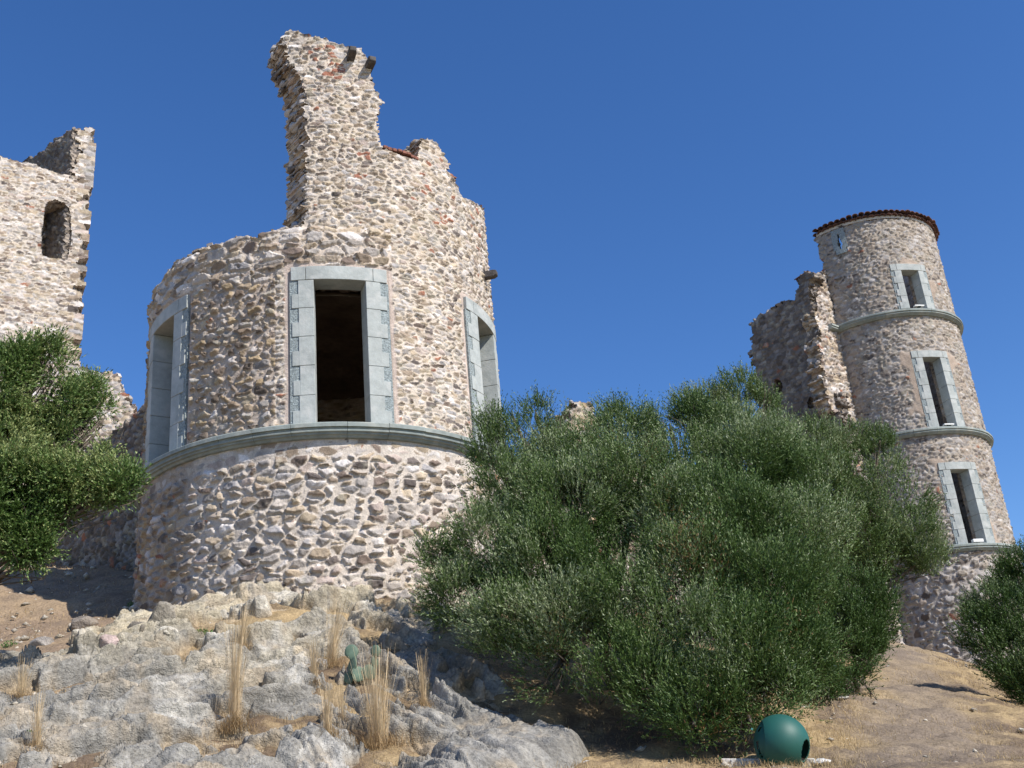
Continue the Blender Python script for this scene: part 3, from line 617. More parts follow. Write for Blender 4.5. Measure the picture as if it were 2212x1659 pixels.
def patK(u, v):
    a = pattern(u, v, .22, .095, 31, .014, .016, .030, 'pale', .008, mcol=(.56, .49, .41)); b = pattern(u, v, .50, .20, 32, .006, .02, .022, 'pale', .0, courses=1, mcol=(.5, .44, .37), wamp=.35)
    e = u > -.42+.12*np.sign(np.sin(v*15)); return [np.where(e[:, None] if x.ndim == 2 else e, y, x) for x, y in zip(a, b)]
o = slab('front_wall', nonuni(-9, -5, 0, 0.04, .034, .1), np.arange(4, 25.4, .034), plsurf(K0, KA), patK, lambda u, v: inpoly(u, v, kpoly), .85, inward, M_wall, lambda u, v: inpoly(u, v, aw), seed=31, edge=.45); keep(o, K)
d30 = np.array((math.cos(R(KA)), math.sin(R(KA)))); n30 = np.array((-d30[1], d30[0]))
cw = np.mean(aw, 0); nb = K0+n30*1.35               # rough infill at the back of the opening
o = slab('niche_back', np.arange(cw[0]-1.2, cw[0]+1.1, .04), np.arange(cw[1]-1.8, cw[1]+1.6, .04), plsurf(nb, KA), lambda u, v: pattern(u, v, .3, .2, 33, .01, .05, .16, 'brown', .02), lambda u, v: v < 99, .3, inward, M_wall, seed=33); keep(o, K)
# return wall running back from the corner; inner face shows above the broken front wall
RA_ = 112
rp = [plane_uv(*kc(x, y), K0-d30*.75, KA+RA_) for x, y in [(770, 130), (735, 150), (690, 175), (655, 185), (650, 225), (600, 230), (550, 250), (530, 290), (470, 330), (400, 385), (330, 430), (270, 460), (225, 460)]]
rpoly = [(-.3, rp[0][1]), (rp[0][0], rp[0][1])]+rp+[(rp[-1][0]+2.5, rp[-1][1]-1), (rp[-1][0]+2.5, 4), (-.3, 4)]
Lr = max(p[0] for p in rpoly); print('return', Lr, rpoly)
def flipsurf(u, v):
    P, N = plsurf(K0-d30*.75, KA+RA_)(u, v); return P, -N
o = slab('return_wall', np.arange(.02, Lr, .05), np.arange(4, 25.4, .05), flipsurf, lambda u, v: pattern(u, v, .27, .15, 34, .012, .04, .09, 'dark', .02, mcol=(.2, .17, .14)), lambda u, v: inpoly(u, v, rpoly), .72, inward, M_wall, seed=34, pal='dark', edge=1.5); keep(o, K)  # darker stones and mortar carry painted shade for the inner face
# ------------------------------------------------------------------ smaller ruins between the keep and the tower
def free_wall(name, label, p0, ang, outline_px, zbot, thick, sx, sy, seed, pal, res=.034, umin=None, umax=None, relief=.05, cat='wall', mcol=(.52, .44, .36), hole_px=None, flip=False):
    poly = [plane_uv(x, y, p0, ang) for x, y in outline_px]; u0 = min(p[0] for p in poly); u1 = max(p[0] for p in poly)
    poly = poly+[(poly[-1][0], zbot), (poly[0][0], zbot)]; zt = max(p[1] for p in poly)
    hp = [plane_uv(x, y, p0, ang) for x, y in hole_px] if hole_px else None
    o = slab(name, np.arange(u0-.15, u1+.15, res), np.arange(zbot, zt+.2, res), plsurf(p0, ang), lambda u, v: pattern(u, v, sx, sy, seed, .013, .03, relief, pal, .02, mcol=mcol), lambda u, v: inpoly(u, v, poly), thick, inward, M_wall, (lambda u, v: inpoly(u, v, hp)) if hp else None, seed=seed, pal=pal, edge=1.5)
    o.name = name; return tag(o, label, cat)
q = at(260, 860, 33)[:2]
free_wall('ruined_wall', 'sunlit stepped wall remnant between the left tree and the shaded wall', q, 18, [(-60, 760), (60, 770), (170, 790), (205, 800), (222, 802), (238, 800), (252, 812), (262, 822), (266, 838), (274, 848), (282, 868), (294, 880), (296, 896), (330, 960)], 7, .8, .24, .13, 41, 'pale',
          hole_px=[(108, 1006), (106, 970), (112, 958), (121, 952), (130, 960), (133, 1006)])
q2 = np.array((-6.95, 22.6)); e2 = at(232, 950, 28.5)[:2]; ang2 = math.degrees(math.atan2(q2[1]-e2[1], q2[0]-e2[0]))
free_wall('curtain_wall', 'dark shaded rubble wall running back from the left side of the middle tower', q2, ang2, [(-120, 1130), (40, 1070), (100, 1040), (150, 1015), (185, 985), (200, 962), (228, 948), (244, 930), (262, 925), (283, 905), (300, 882), (322, 872), (345, 868)], 3.0, .9, .26, .15, 42, 'dark', relief=.09, mcol=(.13, .11, .095))  # tree shadow and deep shade painted in as darker stones and mortar
q3 = at(1255, 885, 27)[:2]
free_wall('enclosure_wall', 'low stone wall between the two towers, its raised end peeking above the olives', q3, 22, [(1070, 1010), (1150, 985), (1222, 950), (1224, 880), (1236, 868), (1250, 864), (1262, 870), (1270, 862), (1280, 866), (1287, 876), (1291, 945), (1400, 1010), (1500, 1060), (1700, 1100)], 2.6, .7, .22, .14, 43, 'brown', relief=.06)
# ================================================================== VEGETATION
def leaves(pos, dr, L, Wd, col):
    n = len(pos); s = np.cross(dr, RNG.normal(size=(n, 3))); s /= np.linalg.norm(s, axis=1)[:, None]+1e-9
    nn = np.cross(dr, s)
    V = np.empty((n, 4, 3)); V[:, 0] = pos; V[:, 1] = pos+dr*(L*.45)[:, None]+s*(Wd*.5)[:, None]+nn*(Wd*.15)[:, None]; V[:, 2] = pos+dr*L[:, None]; V[:, 3] = pos+dr*(L*.45)[:, None]-s*(Wd*.5)[:, None]+nn*(Wd*.15)[:, None]
    return V.reshape(-1, 3), np.arange(n*4).reshape(-1, 4), np.repeat(col, 4, 0)
def unit(a): return a/(np.linalg.norm(a, axis=1)[:, None]+1e-9)
def foliage(blobs, ntw, per=13, tl=.30, leaf=.056, wd=.0125, upk=.7, pal=None, gap=.25, dead=0):
    """blobs: (centre, radius xyz). Twigs of paired leaves grown outwards and upwards through each clump."""
    cs = np.array([b[0] for b in blobs], float); rs = np.array([b[1] for b in blobs], float)
    wgt = (rs.prod(1))**(2/3); wgt /= wgt.sum(); k = RNG.choice(len(blobs), int(ntw*1.6), p=wgt)
    d = unit(RNG.normal(size=(len(k), 3))); rad = RNG.uniform(.35, 1, len(k))**.6
    lump = 1+.34*fbm(cs[k]+d*rs[k]*1.0, 1.7, 3, 5)
    p = cs[k]+d*rs[k]*(rad*lump)[:, None]
    g = fbm(p, 1.6, 3, 77); g2 = fbm(p, 3.6, 2, 79); keepm = (g > -gap-.35*RNG.random(len(k))**2) & (g2 > -.42)
    p, d, k = p[keepm][:ntw], d[keepm][:ntw], k[keepm][:ntw]; n = len(p)
    td = unit(d*.5+np.array((0, 0, upk))+RNG.normal(size=(n, 3))*.22+.38*np.stack([vn(p*2.2, 3), vn(p*2.2, 4), vn(p*2.2, 5)], -1)); Lt = tl*RNG.uniform(.55, 1.3, n)
    tt = (np.arange(per)+.5)/per; t = np.tile(tt, (n, 1))+RNG.normal(size=(n, per))*.03
    bend = unit(RNG.normal(size=(n, 3)))*.12
    pos = (p[:, None]+td[:, None]*(Lt[:, None]*t)[..., None]+bend[:, None]*(t**2*tl)[..., None]).reshape(-1, 3)
    ld = unit(np.repeat(td, per, 0)*1.0+RNG.normal(size=(n*per, 3))*.40)
    L = leaf*RNG.uniform(.65, 1.25, n*per)*(1.1-.35*t.ravel()); Wd = wd*RNG.uniform(.7, 1.3, n*per)
    pal = np.array(pal if pal is not None else [(.055, .095, .03), (.075, .12, .04), (.095, .145, .055), (.13, .17, .085), (.21, .25, .16)])
    tone = np.clip(np.repeat(.42+.4*fbm(p, 1.1, 2, 8)+RNG.normal(size=n)*.15, per)+RNG.normal(size=n*per)*.15+.32*(t.ravel()-.55), 0, .999)
    col = pal[(tone*len(pal)).astype(int)]*RNG.uniform(.8, 1.2, n*per)[:, None]
    if dead:
        dm = RNG.random(n*per) < dead*8*np.clip(np.repeat(fbm(p, 1.0, 2, 9), per)-.35, 0, 1); col[dm] = np.array((.22, .13, .055))*RNG.uniform(.6, 1.2, dm.sum())[:, None]
    return leaves(pos, ld, L, Wd, col), p, td, Lt
def tree(name, label, blobs, base, ntw, cat='olive tree', group=None, trunk_r=.12, shoots=.3, **kw):
    root = empty(name, base); tag(root, label, cat, group)
    (V, Q, cc), p, td, Lt = foliage(blobs, ntw, **kw)
    idx = RNG.choice(len(p), int(min(len(p)//6, 1500)*shoots), replace=False)
    s_ = unit(np.cross(td[idx], RNG.normal(size=(len(idx), 3))))*.0028; p0 = p[idx]-td[idx]*.12; p1 = p[idx]+td[idx]*Lt[idx][:, None]*1.02
    V2 = np.stack([p0-s_, p0+s_, p1+s_*.4, p1-s_*.4], 1).reshape(-1, 3); nq = len(Q)
    cr = npmesh('crown', np.concatenate([V, V2]), np.concatenate([Q, np.arange(len(V2)).reshape(-1, 4)+len(V)]), M_leaf, None, np.concatenate([cc, np.tile((.13, .105, .08), (len(V2), 1))]), smooth=False)
    keep(cr, root)
    # branches: trunk, then a limb to each clump, then fine shoots
    m = MB(); b = Vector(base); cs = [Vector(c) for c, r in blobs]; mid = sum(cs, Vector())/len(cs); fork = b.lerp(mid, .28)
    m.tube([b-Vector((0, 0, .3)), b.lerp(fork, .5)+Vector((.04, .03, 0)), fork], [trunk_r*1.3, trunk_r, trunk_r*.85], 8)
    for c in cs:
        a = fork.lerp(c, .4)+Vector((random.uniform(-.15, .15), random.uniform(-.15, .15), random.uniform(0, .2)))
        m.tube([fork, a, c, c+(c-fork).normalized()*.12], [trunk_r*.6, trunk_r*.4, trunk_r*.2, .008], 6)
        for _ in range(5):
            e = c+Vector((random.uniform(-.25, .25), random.uniform(-.25, .25), random.uniform(-.35, .1))); m.tube([a.lerp(c, random.random()), e, e+Vector((random.gauss(0, .1), random.gauss(0, .1), .18))], [trunk_r*.12, .008, .003], 4, cap=False)
    keep(m.build('trunk', M_bark, smooth=True), root)
    return root
def blob(px, py, rpx, D, sq=.85, dep=.9):
    r = rpx/F*D*1.03; return (tuple(at(px, py, D)), (r, r*dep, r*sq))
SIL = [(.040, .080, .016), (.068, .120, .026), (.105, .165, .043), (.162, .222, .085), (.30, .35, .20)]
DK = [(.032, .068, .012), (.050, .095, .018), (.070, .124, .028), (.10, .16, .045), (.18, .23, .11)]
LT = [(.066, .112, .024), (.095, .152, .038), (.135, .195, .060), (.19, .25, .105), (.33, .37, .21)]
b1 = [blob(*a) for a in [(1145, 968, 88, 16.2), (1225, 1020, 100, 15.8), (1345, 975, 88, 16.2), (1110, 1070, 100, 15.6), (1240, 1100, 120, 15.0), (1370, 1060, 120, 15.4), (1050, 1180, 105, 15.2), (1170, 1230, 120, 14.6), (1320, 1210, 130, 14.4),
     (1000, 1290, 80, 15.0), (1110, 1350, 105, 14.4), (1240, 1350, 115, 14.0), (1380, 1340, 110, 13.9), (1200, 1440, 80, 13.9), (1330, 1460, 95, 13.6), (940, 1200, 45, 15.2), (1072, 925, 42, 16.2), (1060, 985, 50, 16.0), (1110, 905, 36, 16.3), (1160, 900, 35, 16.4), (1340, 912, 34, 16.4), (1400, 935, 42, 16.2), (1205, 915, 26, 16.4)]]
bp = hit(1350, 1545); tree('olive_bush', 'broad dense olive bush against the right side of the middle tower', b1, (bp[0], bp[1]+.9, gz(bp[0], bp[1]+.9)), 23000, cat='olive bush', group='olives between the towers', pal=SIL, dead=.05, trunk_r=.11)
b2 = [blob(*a) for a in [(1500, 1010, 115, 16.0), (1620, 1010, 110, 16.0), (1720, 1060, 100, 16.2), (1470, 1120, 120, 15.0), (1600, 1140, 130, 14.8), (1730, 1160, 110, 15.2), (1500, 1260, 130, 14.2), (1640, 1290, 135, 14.2), (1745, 1290, 95, 14.8),
     (1450, 1390, 110, 13.6), (1580, 1410, 120, 13.5), (1700, 1410, 100, 13.9), (1420, 1490, 80, 13.3), (1540, 1510, 85, 13.2), (1650, 1500, 80, 13.4), (1745, 1440, 62, 14.0), (1500, 1560, 60, 12.95), (1620, 1555, 50, 13.0), (1500, 910, 55, 16.6), (1450, 930, 40, 16.4), (1760, 1380, 60, 14.4), (1580, 930, 60, 16.6), (1680, 970, 60, 16.6)]]
bp = hit(1600, 1560); tree('olive_bush', 'largest dense olive bush, in front, just behind the green ball', b2, (bp[0], bp[1]+.9, gz(bp[0], bp[1]+.9)), 27000, cat='olive bush', group='olives between the towers', pal=SIL, dead=.05, trunk_r=.12)
b3 = [blob(*a) for a in [(1595, 855, 55, 23), (1545, 880, 50, 23), (1640, 890, 55, 23), (1500, 895, 45, 23), (1660, 850, 32, 23), (1560, 950, 70, 23), (1650, 960, 70, 23), (1600, 1050, 80, 23), (1480, 880, 30, 23)]]
p_ = at(1600, 1200, 23.5); tree('olive_tree', 'paler loose olive tree top rising behind the big bushes beside the broken wall', b3, (p_[0], p_[1], gz(p_[0], p_[1])), 4600, group='olives between the towers', pal=LT, leaf=.06, wd=.017, trunk_r=.12, gap=.1)
b4 = [blob(*a) for a in [(1830, 970, 60, 26), (1760, 960, 60, 25.5), (1890, 1010, 70, 26), (1810, 1060, 85, 25.5), (1920, 1090, 85, 26), (1860, 1160, 95, 25.5), (1960, 1160, 75, 26), (1990, 1210, 50, 26), (1920, 1220, 60, 26), (1850, 1240, 60, 25.5), (1740, 1030, 70, 25), (1900, 960, 30, 26)]]
p_ = at(1850, 1400, 26); tree('olive_tree', 'rounded olive tree standing in front of the left flank of the slim tower', b4, (p_[0], p_[1], gz(p_[0], p_[1])), 11000, group='olives between the towers', pal=LT, leaf=.062, wd=.018, trunk_r=.14)
b5 = [blob(*a) for a in [(1850, 1290, 55, 20.5), (1890, 1330, 55, 20.5), (1820, 1350, 65, 20), (1850, 1390, 55, 20), (1790, 1420, 60, 19.5), (1900, 1370, 40, 20.5), (1850, 1430, 40, 19.6), (1800, 1455, 42, 19.2), (1880, 1400, 30, 20), (1760, 1460, 45, 19), (1850, 1470, 36, 19), (1812, 1492, 36, 18.4), (1770, 1500, 40, 17.5)]]
p_ = at(1840, 1440, 20.5); tree('olive_bush', 'small dark green shrub at the top end of the dry path', b5, (p_[0], p_[1], gz(p_[0], p_[1])), 5000, cat='shrub', group='olives between the towers', pal=DK, leaf=.055, wd=.016, trunk_r=.05)
b6 = [blob(a[0]+10, a[1]+14, a[2], a[3]) for a in [(2190, 1240, 55, 25), (2140, 1300, 60, 24.5), (2200, 1330, 75, 24), (2120, 1360, 50, 24), (2180, 1410, 70, 23.5), (2220, 1460, 60, 23), (2230, 1250, 60, 25), (2100, 1310, 25, 24.5), (2270, 1350, 90, 24), (2290, 1450, 90, 23)]]
p_ = at(2200, 1500, 24); tree('olive_bush', 'dark green shrub cut by the right edge of the picture', b6, (p_[0], p_[1], gz(p_[0], p_[1])), 9000, cat='shrub', group='olives between the towers', pal=DK, leaf=.058, wd=.017, trunk_r=.08)
b7 = [blob(a[0], a[1]+(18 if a[1] < 850 else 0), a[2]*1.14, a[3]) for a in [(60, 905, 36, 15.5), (105, 935, 30, 15.5), (15, 905, 36, 15.5), (160, 985, 22, 15.3), (70, 985, 34, 15.3), (85, 765, 36, 15.5), (130, 800, 40, 15.5), (20, 790, 45, 15.5), (185, 835, 36, 15.5), (60, 840, 48, 15.5), (130, 870, 48, 15.4), (205, 885, 30, 15.4), (-20, 860, 70, 15.5), (45, 760, 34, 15.5), (100, 850, 40, 15.5), (150, 940, 34, 15.4), (200, 945, 26, 15.3), (170, 915, 30, 15.4), (215, 915, 22, 15.3),
     (15, 950, 45, 15.4), (25, 1030, 50, 15.2), (90, 1050, 42, 15.0), (150, 1045, 42, 14.9), (205, 1040, 40, 14.9), (262, 1042, 32, 14.8), (235, 1065, 26, 14.8), (165, 1095, 34, 14.9), (60, 1125, 44, 15.0), (130, 1110, 30, 15.0), (55, 1185, 28, 14.9), (-20, 1120, 60, 15.2), (88, 1185, 24, 14.9), (60, 1215, 14, 14.9), (110, 740, 20, 15.5), (225, 985, 14, 15.2)]]
p_ = at(-260, 1250, 16); tree('leafy_tree', 'bright green leafy tree spreading in from the left edge over the shaded wall', b7, (p_[0], p_[1], gz(p_[0], p_[1])), 12500, cat='tree', shoots=.15, pal=[(.050, .096, .020), (.074, .136, .030), (.108, .178, .044), (.155, .225, .072), (.28, .32, .12)], leaf=.055, wd=.018, upk=.25, trunk_r=.10, gap=.13, tl=.24)
# ------------------------------------------------------------------ dry grass
def blades(pos, hgt, wd, lean, col):
    n = len(pos); a = RNG.uniform(0, 6.283, n); dx = np.stack([np.cos(a), np.sin(a), 0*a], -1); s = np.stack([-np.sin(a), np.cos(a), 0*a], -1)*wd[:, None]*.5
    up_ = np.array((0, 0, 1.)); p1 = pos+up_*(hgt*.55)[:, None]+dx*(lean*.3*hgt)[:, None]; p2 = pos+up_*(hgt*(1-.3*lean))[:, None]+dx*(lean*hgt)[:, None]
    V = np.stack([pos-s, pos+s, p1+s*.8, p1-s*.8, p2+s*.25, p2-s*.25], 1).reshape(-1, 3); b = np.arange(n)[:, None]*6
    return V, np.concatenate([b+np.array((0, 1, 2, 3)), b+np.array((3, 2, 4, 5))]), np.repeat(col, 6, 0)
def surf_many(x, y):
    z = ground(x, y); m = (x > _ox[0]) & (x < _ox[-1]-.03) & (y > _oy[0]) & (y < _oy[-1]-.03)
    zz = np.full(x.shape, -99.); zz[m] = _oz[np.searchsorted(_ox, x[m]), np.searchsorted(_oy, y[m])]
    return np.maximum(z, zz), zz > z+.05
n = 190000; D = 10.0+28*RNG.random(n)**1.5; az = RNG.uniform(-.52, .50, n); x = D*np.sin(az); y = D*np.cos(az)
z, onrock = surf_many(x, y); P = np.stack([x, y, z], -1); dens = fbm(P, 1.0, 3, 31)
pd = np.abs((x-3.5)-(y-11)*.315)
pk = sm(.2, .42, fbm(np.stack([x, y, ground(x, y)], -1), 1.7, 3, 55))
k = (RNG.random(n) < np.where(onrock, .03+.8*pk, .55)*sm(-.5, .5, dens+.2)+.1*(~onrock)) & ((pd > .7) | (RNG.random(n) < .25)) & (np.hypot(x-AX, y-AY) > AR) & (np.hypot(x-BX, y-BY) > BR) & ((x > -6) | (RNG.random(n) < .35))
P = P[k]; m_ = len(P); far = np.clip(np.hypot(P[:, 0], P[:, 1])/14, 1, 2.4); cc = np.array((.44, .325, .17))*RNG.uniform(.5, 1.45, m_)[:, None]
V, Q, c_ = blades(P, RNG.uniform(.02, .085, m_)*(1+.3*far), .004*far, RNG.uniform(.4, 1.6, m_), cc)
o = npmesh('dry_grass', V, Q, M_straw, None, c_, smooth=False); tag(o, 'short dry straw coloured grass covering the slope', 'grass', kind='stuff')
def clump(pxb, pyb, hpx, wpx, label, tilt=0, n=150, green=.0):
    n = int(n*1.6)
    p = hit(pxb, pyb); H = hpx/F*np.linalg.norm(p); Wc = wpx/F*np.linalg.norm(p)
    a = RNG.uniform(0, 6.283, n); r = np.sqrt(RNG.random(n))*Wc*.26; pos = np.stack([r*np.cos(a), r*np.sin(a), -.05+0*r], -1)
    hg = H*RNG.beta(1.9, 1.25, n)*1.12; cc = np.array((.64, .50, .31))*RNG.uniform(.65, 1.25, n)[:, None]*np.where(RNG.random(n) < .2, 1, 1)[:, None]
    top_ = pos*1.0+np.stack([np.cos(a)*Wc*1.5*RNG.uniform(.05, .5, n)*RNG.random(n)**.9+tilt*hg, np.sin(a)*Wc*RNG.uniform(.05, .6, n), hg], -1); mid_ = (pos+top_)*.5+np.stack([-.02*np.cos(a), -.02*np.sin(a), hg*.05], -1)
    w_ = RNG.uniform(.0008, .0018, n)[:, None]; s = np.stack([np.cos(a+1.2), np.sin(a+1.2), 0*a], -1)*w_
    br = RNG.random(n) < .14; top_[br, :2] *= 2.2; top_[br, 2] *= .72
    tip = top_+np.stack([np.cos(a)*.03+RNG.normal(size=n)*.03, np.sin(a)*.03+RNG.normal(size=n)*.03, -.01+0*a], -1)
    V = np.stack([pos-s, pos+s, mid_+s, mid_-s, top_+s*.9, top_-s*.9, tip+s*.3, tip-s*.3], 1).reshape(-1, 3); b = np.arange(n)[:, None]*8
    Q = np.concatenate([b+np.array((0, 1, 2, 3)), b+np.array((3, 2, 4, 5)), b+np.array((5, 4, 6, 7))]); col = np.repeat(cc, 8, 0)
    # short dead leaves at the foot
    m2 = int(n*1.8); q = np.stack([RNG.normal(size=m2)*Wc*.35, RNG.normal(size=m2)*Wc*.35, RNG.uniform(-.05, .04, m2)], -1)
    V2, Q2, c2 = blades(q, RNG.uniform(.05, .22, m2)*max(.5, H), np.full(m2, .004), RNG.uniform(.3, 1.6, m2), np.array((.42, .29, .15))*RNG.uniform(.6, 1.2, m2)[:, None])
    V = np.concatenate([V, V2]); Q = np.concatenate([Q, Q2+len(b)*8]); col = np.concatenate([col, c2])
    o = npmesh('dry_grass_clump', V, Q, M_straw, None, col, smooth=False); o.location = tuple(p); return tag(o, label, 'grass clump', 'tall dry grass clumps on the rock')
clump(505, 1578, 235, 50, 'tallest straight straw clump at the foot of the rock, left of centre', n=190, tilt=.03)
clump(520, 1402, 95, 32, 'narrow straw clump right above the tallest one, on pale rock', n=110, tilt=.12)
clump(712, 1444, 150, 50, 'upright straw clump just left of the prickly pear, leaning right', n=150, tilt=.16)
clump(678, 1480, 100, 34, 'reddish straw clump below and left of the leaning clump', n=110)
clump(708, 1590, 115, 36, 'thin straw clump low between the tallest clump and the widest clump', n=110)
clump(818, 1618, 205, 80, 'widest straw clump, right below the prickly pear', n=260)
clump(916, 1532, 120, 30, 'small straw clump alone on the rock right of the prickly pear', n=90)
clump(45, 1508, 85, 34, 'short straw clump beside the left edge, the upper of two there', n=90)
clump(78, 1625, 125, 36, 'faint thin straw clump low at the left edge, the lower of two there', n=90)
clump(740, 1560, 90, 34, 'wispy straw clump between two taller clumps on the lower rock', n=60)
# prickly pear
pp = hit(785, 1482); root = empty('prickly_pear', (pp[0], pp[1]-.12, pp[2]+.06)); tag(root, 'grey green prickly pear cactus with round flat pads on the rock', 'cactus')
def pad(cx, cz, rx, rz, rotz, tilt, cy=0):
    cx, cz, rx, rz = cx*.85, cz*.85, rx*.82, rz*.85
    m = MB(); nu, nv = 16, 9; vs = []; fs = []
    for i in range(nv+1):
        f = math.pi*i/nv
        for k in range(nu):
            g = 2*math.pi*k/nu; x_ = math.sin(f)*math.cos(g)*rx*(1-.18*(-math.cos(f) < -.2)); y_ = math.sin(f)*math.sin(g)*.022; z_ = -math.cos(f)*rz
            vs.append((x_, y_, z_))
    for i in range(nv):
        for k in range(nu): fs.append((i*nu+k, i*nu+(k+1) % nu, (i+1)*nu+(k+1) % nu, (i+1)*nu+k))
    m.add(vs, fs); o = m.build('pad', M_cact, root, smooth=True); o.location = (cx, cy, cz); o.rotation_euler = (R(random.uniform(-10, 10)), R(tilt), R(rotz)); return o
pad(-.14, .42, .11, .125, 5, -8); pad(-.13, .22, .10, .14, -40, 10, -.02); pad(-.04, .08, .13, .12, 30, 35, -.03); pad(.22, .40, .085, .10, -10, 6); pad(.20, .24, .07, .11, 45, -6, .02); pad(.12, .10, .12, .12, 15, -30); pad(-.2, .05, .1, .1, -20, -15, .03)
# little green weeds
def weed(px, py, wpx, label):
    p = hit(px, py); Wc = wpx/F*np.linalg.norm(p); n = 170; d = unit(np.abs(RNG.normal(size=(n, 3)))*np.array((1, 1, .8))*np.sign(RNG.normal(size=(n, 3))*np.array((1, 1, 0))+np.array((0, 0, 1)))); r = RNG.random(n)**.5*Wc*.5
    (V, Q, cc) = leaves(d*r[:, None]*np.array((1, 1, .8)), unit(d+RNG.normal(size=(n, 3))*.5), np.full(n, .035), np.full(n, .018), np.array((.09, .19, .05))*RNG.uniform(.6, 1.4, n)[:, None])
    q_ = d*r[:, None]*np.array((1, 1, .8)); st_ = np.cross(d, (0, 0, 1.))*.002+.0008; V2 = np.stack([st_, -st_, q_-st_*.5, q_+st_*.5], 1).reshape(-1, 3)
    V, Q, cc = np.concatenate([V, V2]), np.concatenate([Q, np.arange(len(V2)).reshape(-1, 4)+len(V)]), np.concatenate([cc, np.tile((.09, .14, .05), (len(V2), 1))])
    o = npmesh('weed', V, Q, M_leaf, None, cc, smooth=False); o.location = tuple(p); return tag(o, label, 'weed', 'small green weeds on the rock')
weed(440, 1375, 42, 'bright green weed in the pale rock under the tower, left of the upper straw clump')
weed(293, 1310, 32, 'bluish green weed at the left foot of the middle tower')
weed(22, 1400, 34, 'green weed on brown soil near the left edge, above the straw clumps')
weed(68, 1590, 26, 'tiny green weed in a rock cleft at the lower left')
weed(345, 1386, 16, 'faint green weed tuft on the ledge left of the bright green weed')
# ------------------------------------------------------------------ loose stones
def stone(px, py, wpx, hpx, label, col, seed, name='boulder', cat='stone', group=None, flat=1.0, mt=None):
    p = hit(px, py); s = wpx/F*np.linalg.norm(p)*.5; h = hpx/F*np.linalg.norm(p)*.5
    nu, nv = 40, 26; th = np.linspace(0, 2*np.pi, nu, endpoint=False); ph = np.linspace(0, np.pi, nv); A_, B_ = np.meshgrid(th, ph, indexing='ij')
    d = np.stack([np.cos(A_)*np.sin(B_), np.sin(A_)*np.sin(B_), -np.cos(B_)], -1).reshape(-1, 3)
    pl_n = unit(np.random.default_rng(seed).normal(size=(11, 3))); lim = np.random.default_rng(seed+1).uniform(.62, .9, 11)
    rad = np.ones(len(d))
    for a, l in zip(pl_n, lim): c = d@a; rad = np.where(c > .05, np.minimum(rad, l/np.maximum(c, .05)), rad)
    rad = rad*(1+.05*fbm(d, 3, 3, seed)); V = d*rad[:, None]*np.array((s, s*.85, h*1.15))*1.2; V[:, 2] += h*.3
    I = np.arange(nu*nv).reshape(nu, nv); Q = np.stack([I[:, :-1].ravel(), np.roll(I, -1, 0)[:, :-1].ravel(), np.roll(I, -1, 0)[:, 1:].ravel(), I[:, 1:].ravel()], -1)
    cc = np.array(col)*(1+.2*fbm(V, 12/s*.1, 3, seed))[:, None]; o = npmesh(name, V, Q, mt or M_rock, None, cc, smooth=False); o.location = tuple(p); o.rotation_euler = (0, 0, seed*1.3)
    return tag(o, label, cat, group)
G1 = 'loose stones at the left foot of the tower'
stone(352, 1342, 62, 48, 'large grey brown boulder sitting in the shade edge left of the tower foot', (.30, .27, .22), 1, group=G1)
stone(303, 1316, 40, 22, 'white sunlit stone leaning on the left of the large boulder', (.62, .58, .50), 2, group=G1)
stone(235, 1402, 62, 36, 'pinkish stone half sunk in the soil at the left', (.46, .36, .33), 3, group=G1)
stone(300, 1365, 46, 30, 'dark angular stone just below the large boulder', (.25, .22, .18), 4, group=G1)
stone(178, 1355, 52, 26, 'flat dark stone in the shadow band left of the large boulder', (.27, .23, .19), 5, group=G1)
stone(360, 1373, 46, 22, 'pale block right below the large boulder', (.52, .48, .40), 6, group=G1)
stone(92, 1400, 46, 26, 'mottled grey boulder near the left edge under the tree shade', (.34, .31, .28), 7, group=G1)
stone(262, 1425, 26, 16, 'small pale stone under the pinkish stone', (.55, .5, .42), 8, group=G1)
G2 = 'stones on the dry path'
stone(1874, 1433, 15, 13, 'small pointed pale stone standing on the path near the shrub', (.55, .46, .38), 11, name='path_stone', group=G2)
stone(1819, 1510, 26, 7, 'flat pale stone slab lying on the grass right of the big bush', (.50, .47, .41), 12, name='path_stone', group=G2)
stone(1887, 1484, 7, 4, 'tiny reddish stone on the middle of the path', (.33, .14, .09), 13, name='path_stone', group=G2)
stone(1775, 1648, 34, 12, 'white chunk of stone on the ground right of the green ball', (.66, .64, .6), 14, name='path_stone', group=G2)
stone(1268, 1652, 22, 11, 'pale stone in dry grass at the bottom edge below the bushes', (.55, .5, .43), 15, name='path_stone', group=G2)
# scattered chips too small to count
n = 8000; D = 10.2+26*RNG.random(n)**1.3; az = RNG.uniform(-.50, .48, n); x = D*np.sin(az); y = D*np.cos(az); z, onr = surf_many(x, y)
wl = np.where(x < -4, 1., .22)*np.where(onr, .25, 1); k = (RNG.random(n) < wl) & (np.hypot(x-AX, y-AY) > AR+.1) & (np.hypot(x-BX, y-BY) > BR+.1); x, y, z, D = x[k], y[k], z[k], D[k]; n = len(x)
oct_ = np.array([(1, 0, 0), (0, 1, 0), (-1, 0, 0), (0, -1, 0), (0, 0, 1), (0, 0, -1.)]); fc = np.array([(0, 1, 4), (1, 2, 4), (2, 3, 4), (3, 0, 4), (1, 0, 5), (2, 1, 5), (3, 2, 5), (0, 3, 5)])
sz = (.008+.05*RNG.random(n)**4)*(D/14)**.5*np.where(x < -5, 1.5, 1); V = (oct_[None]*RNG.uniform(.6, 1.3, (n, 6, 1))+RNG.normal(size=(n, 6, 3))*.18)*sz[:, None, None]*np.array((1, 1, .65))+np.stack([x, y, z+sz*.25], -1)[:, None]
cc = np.repeat(np.array((.50, .45, .37))*RNG.uniform(.55, 1.25, n)[:, None], 6, 0)
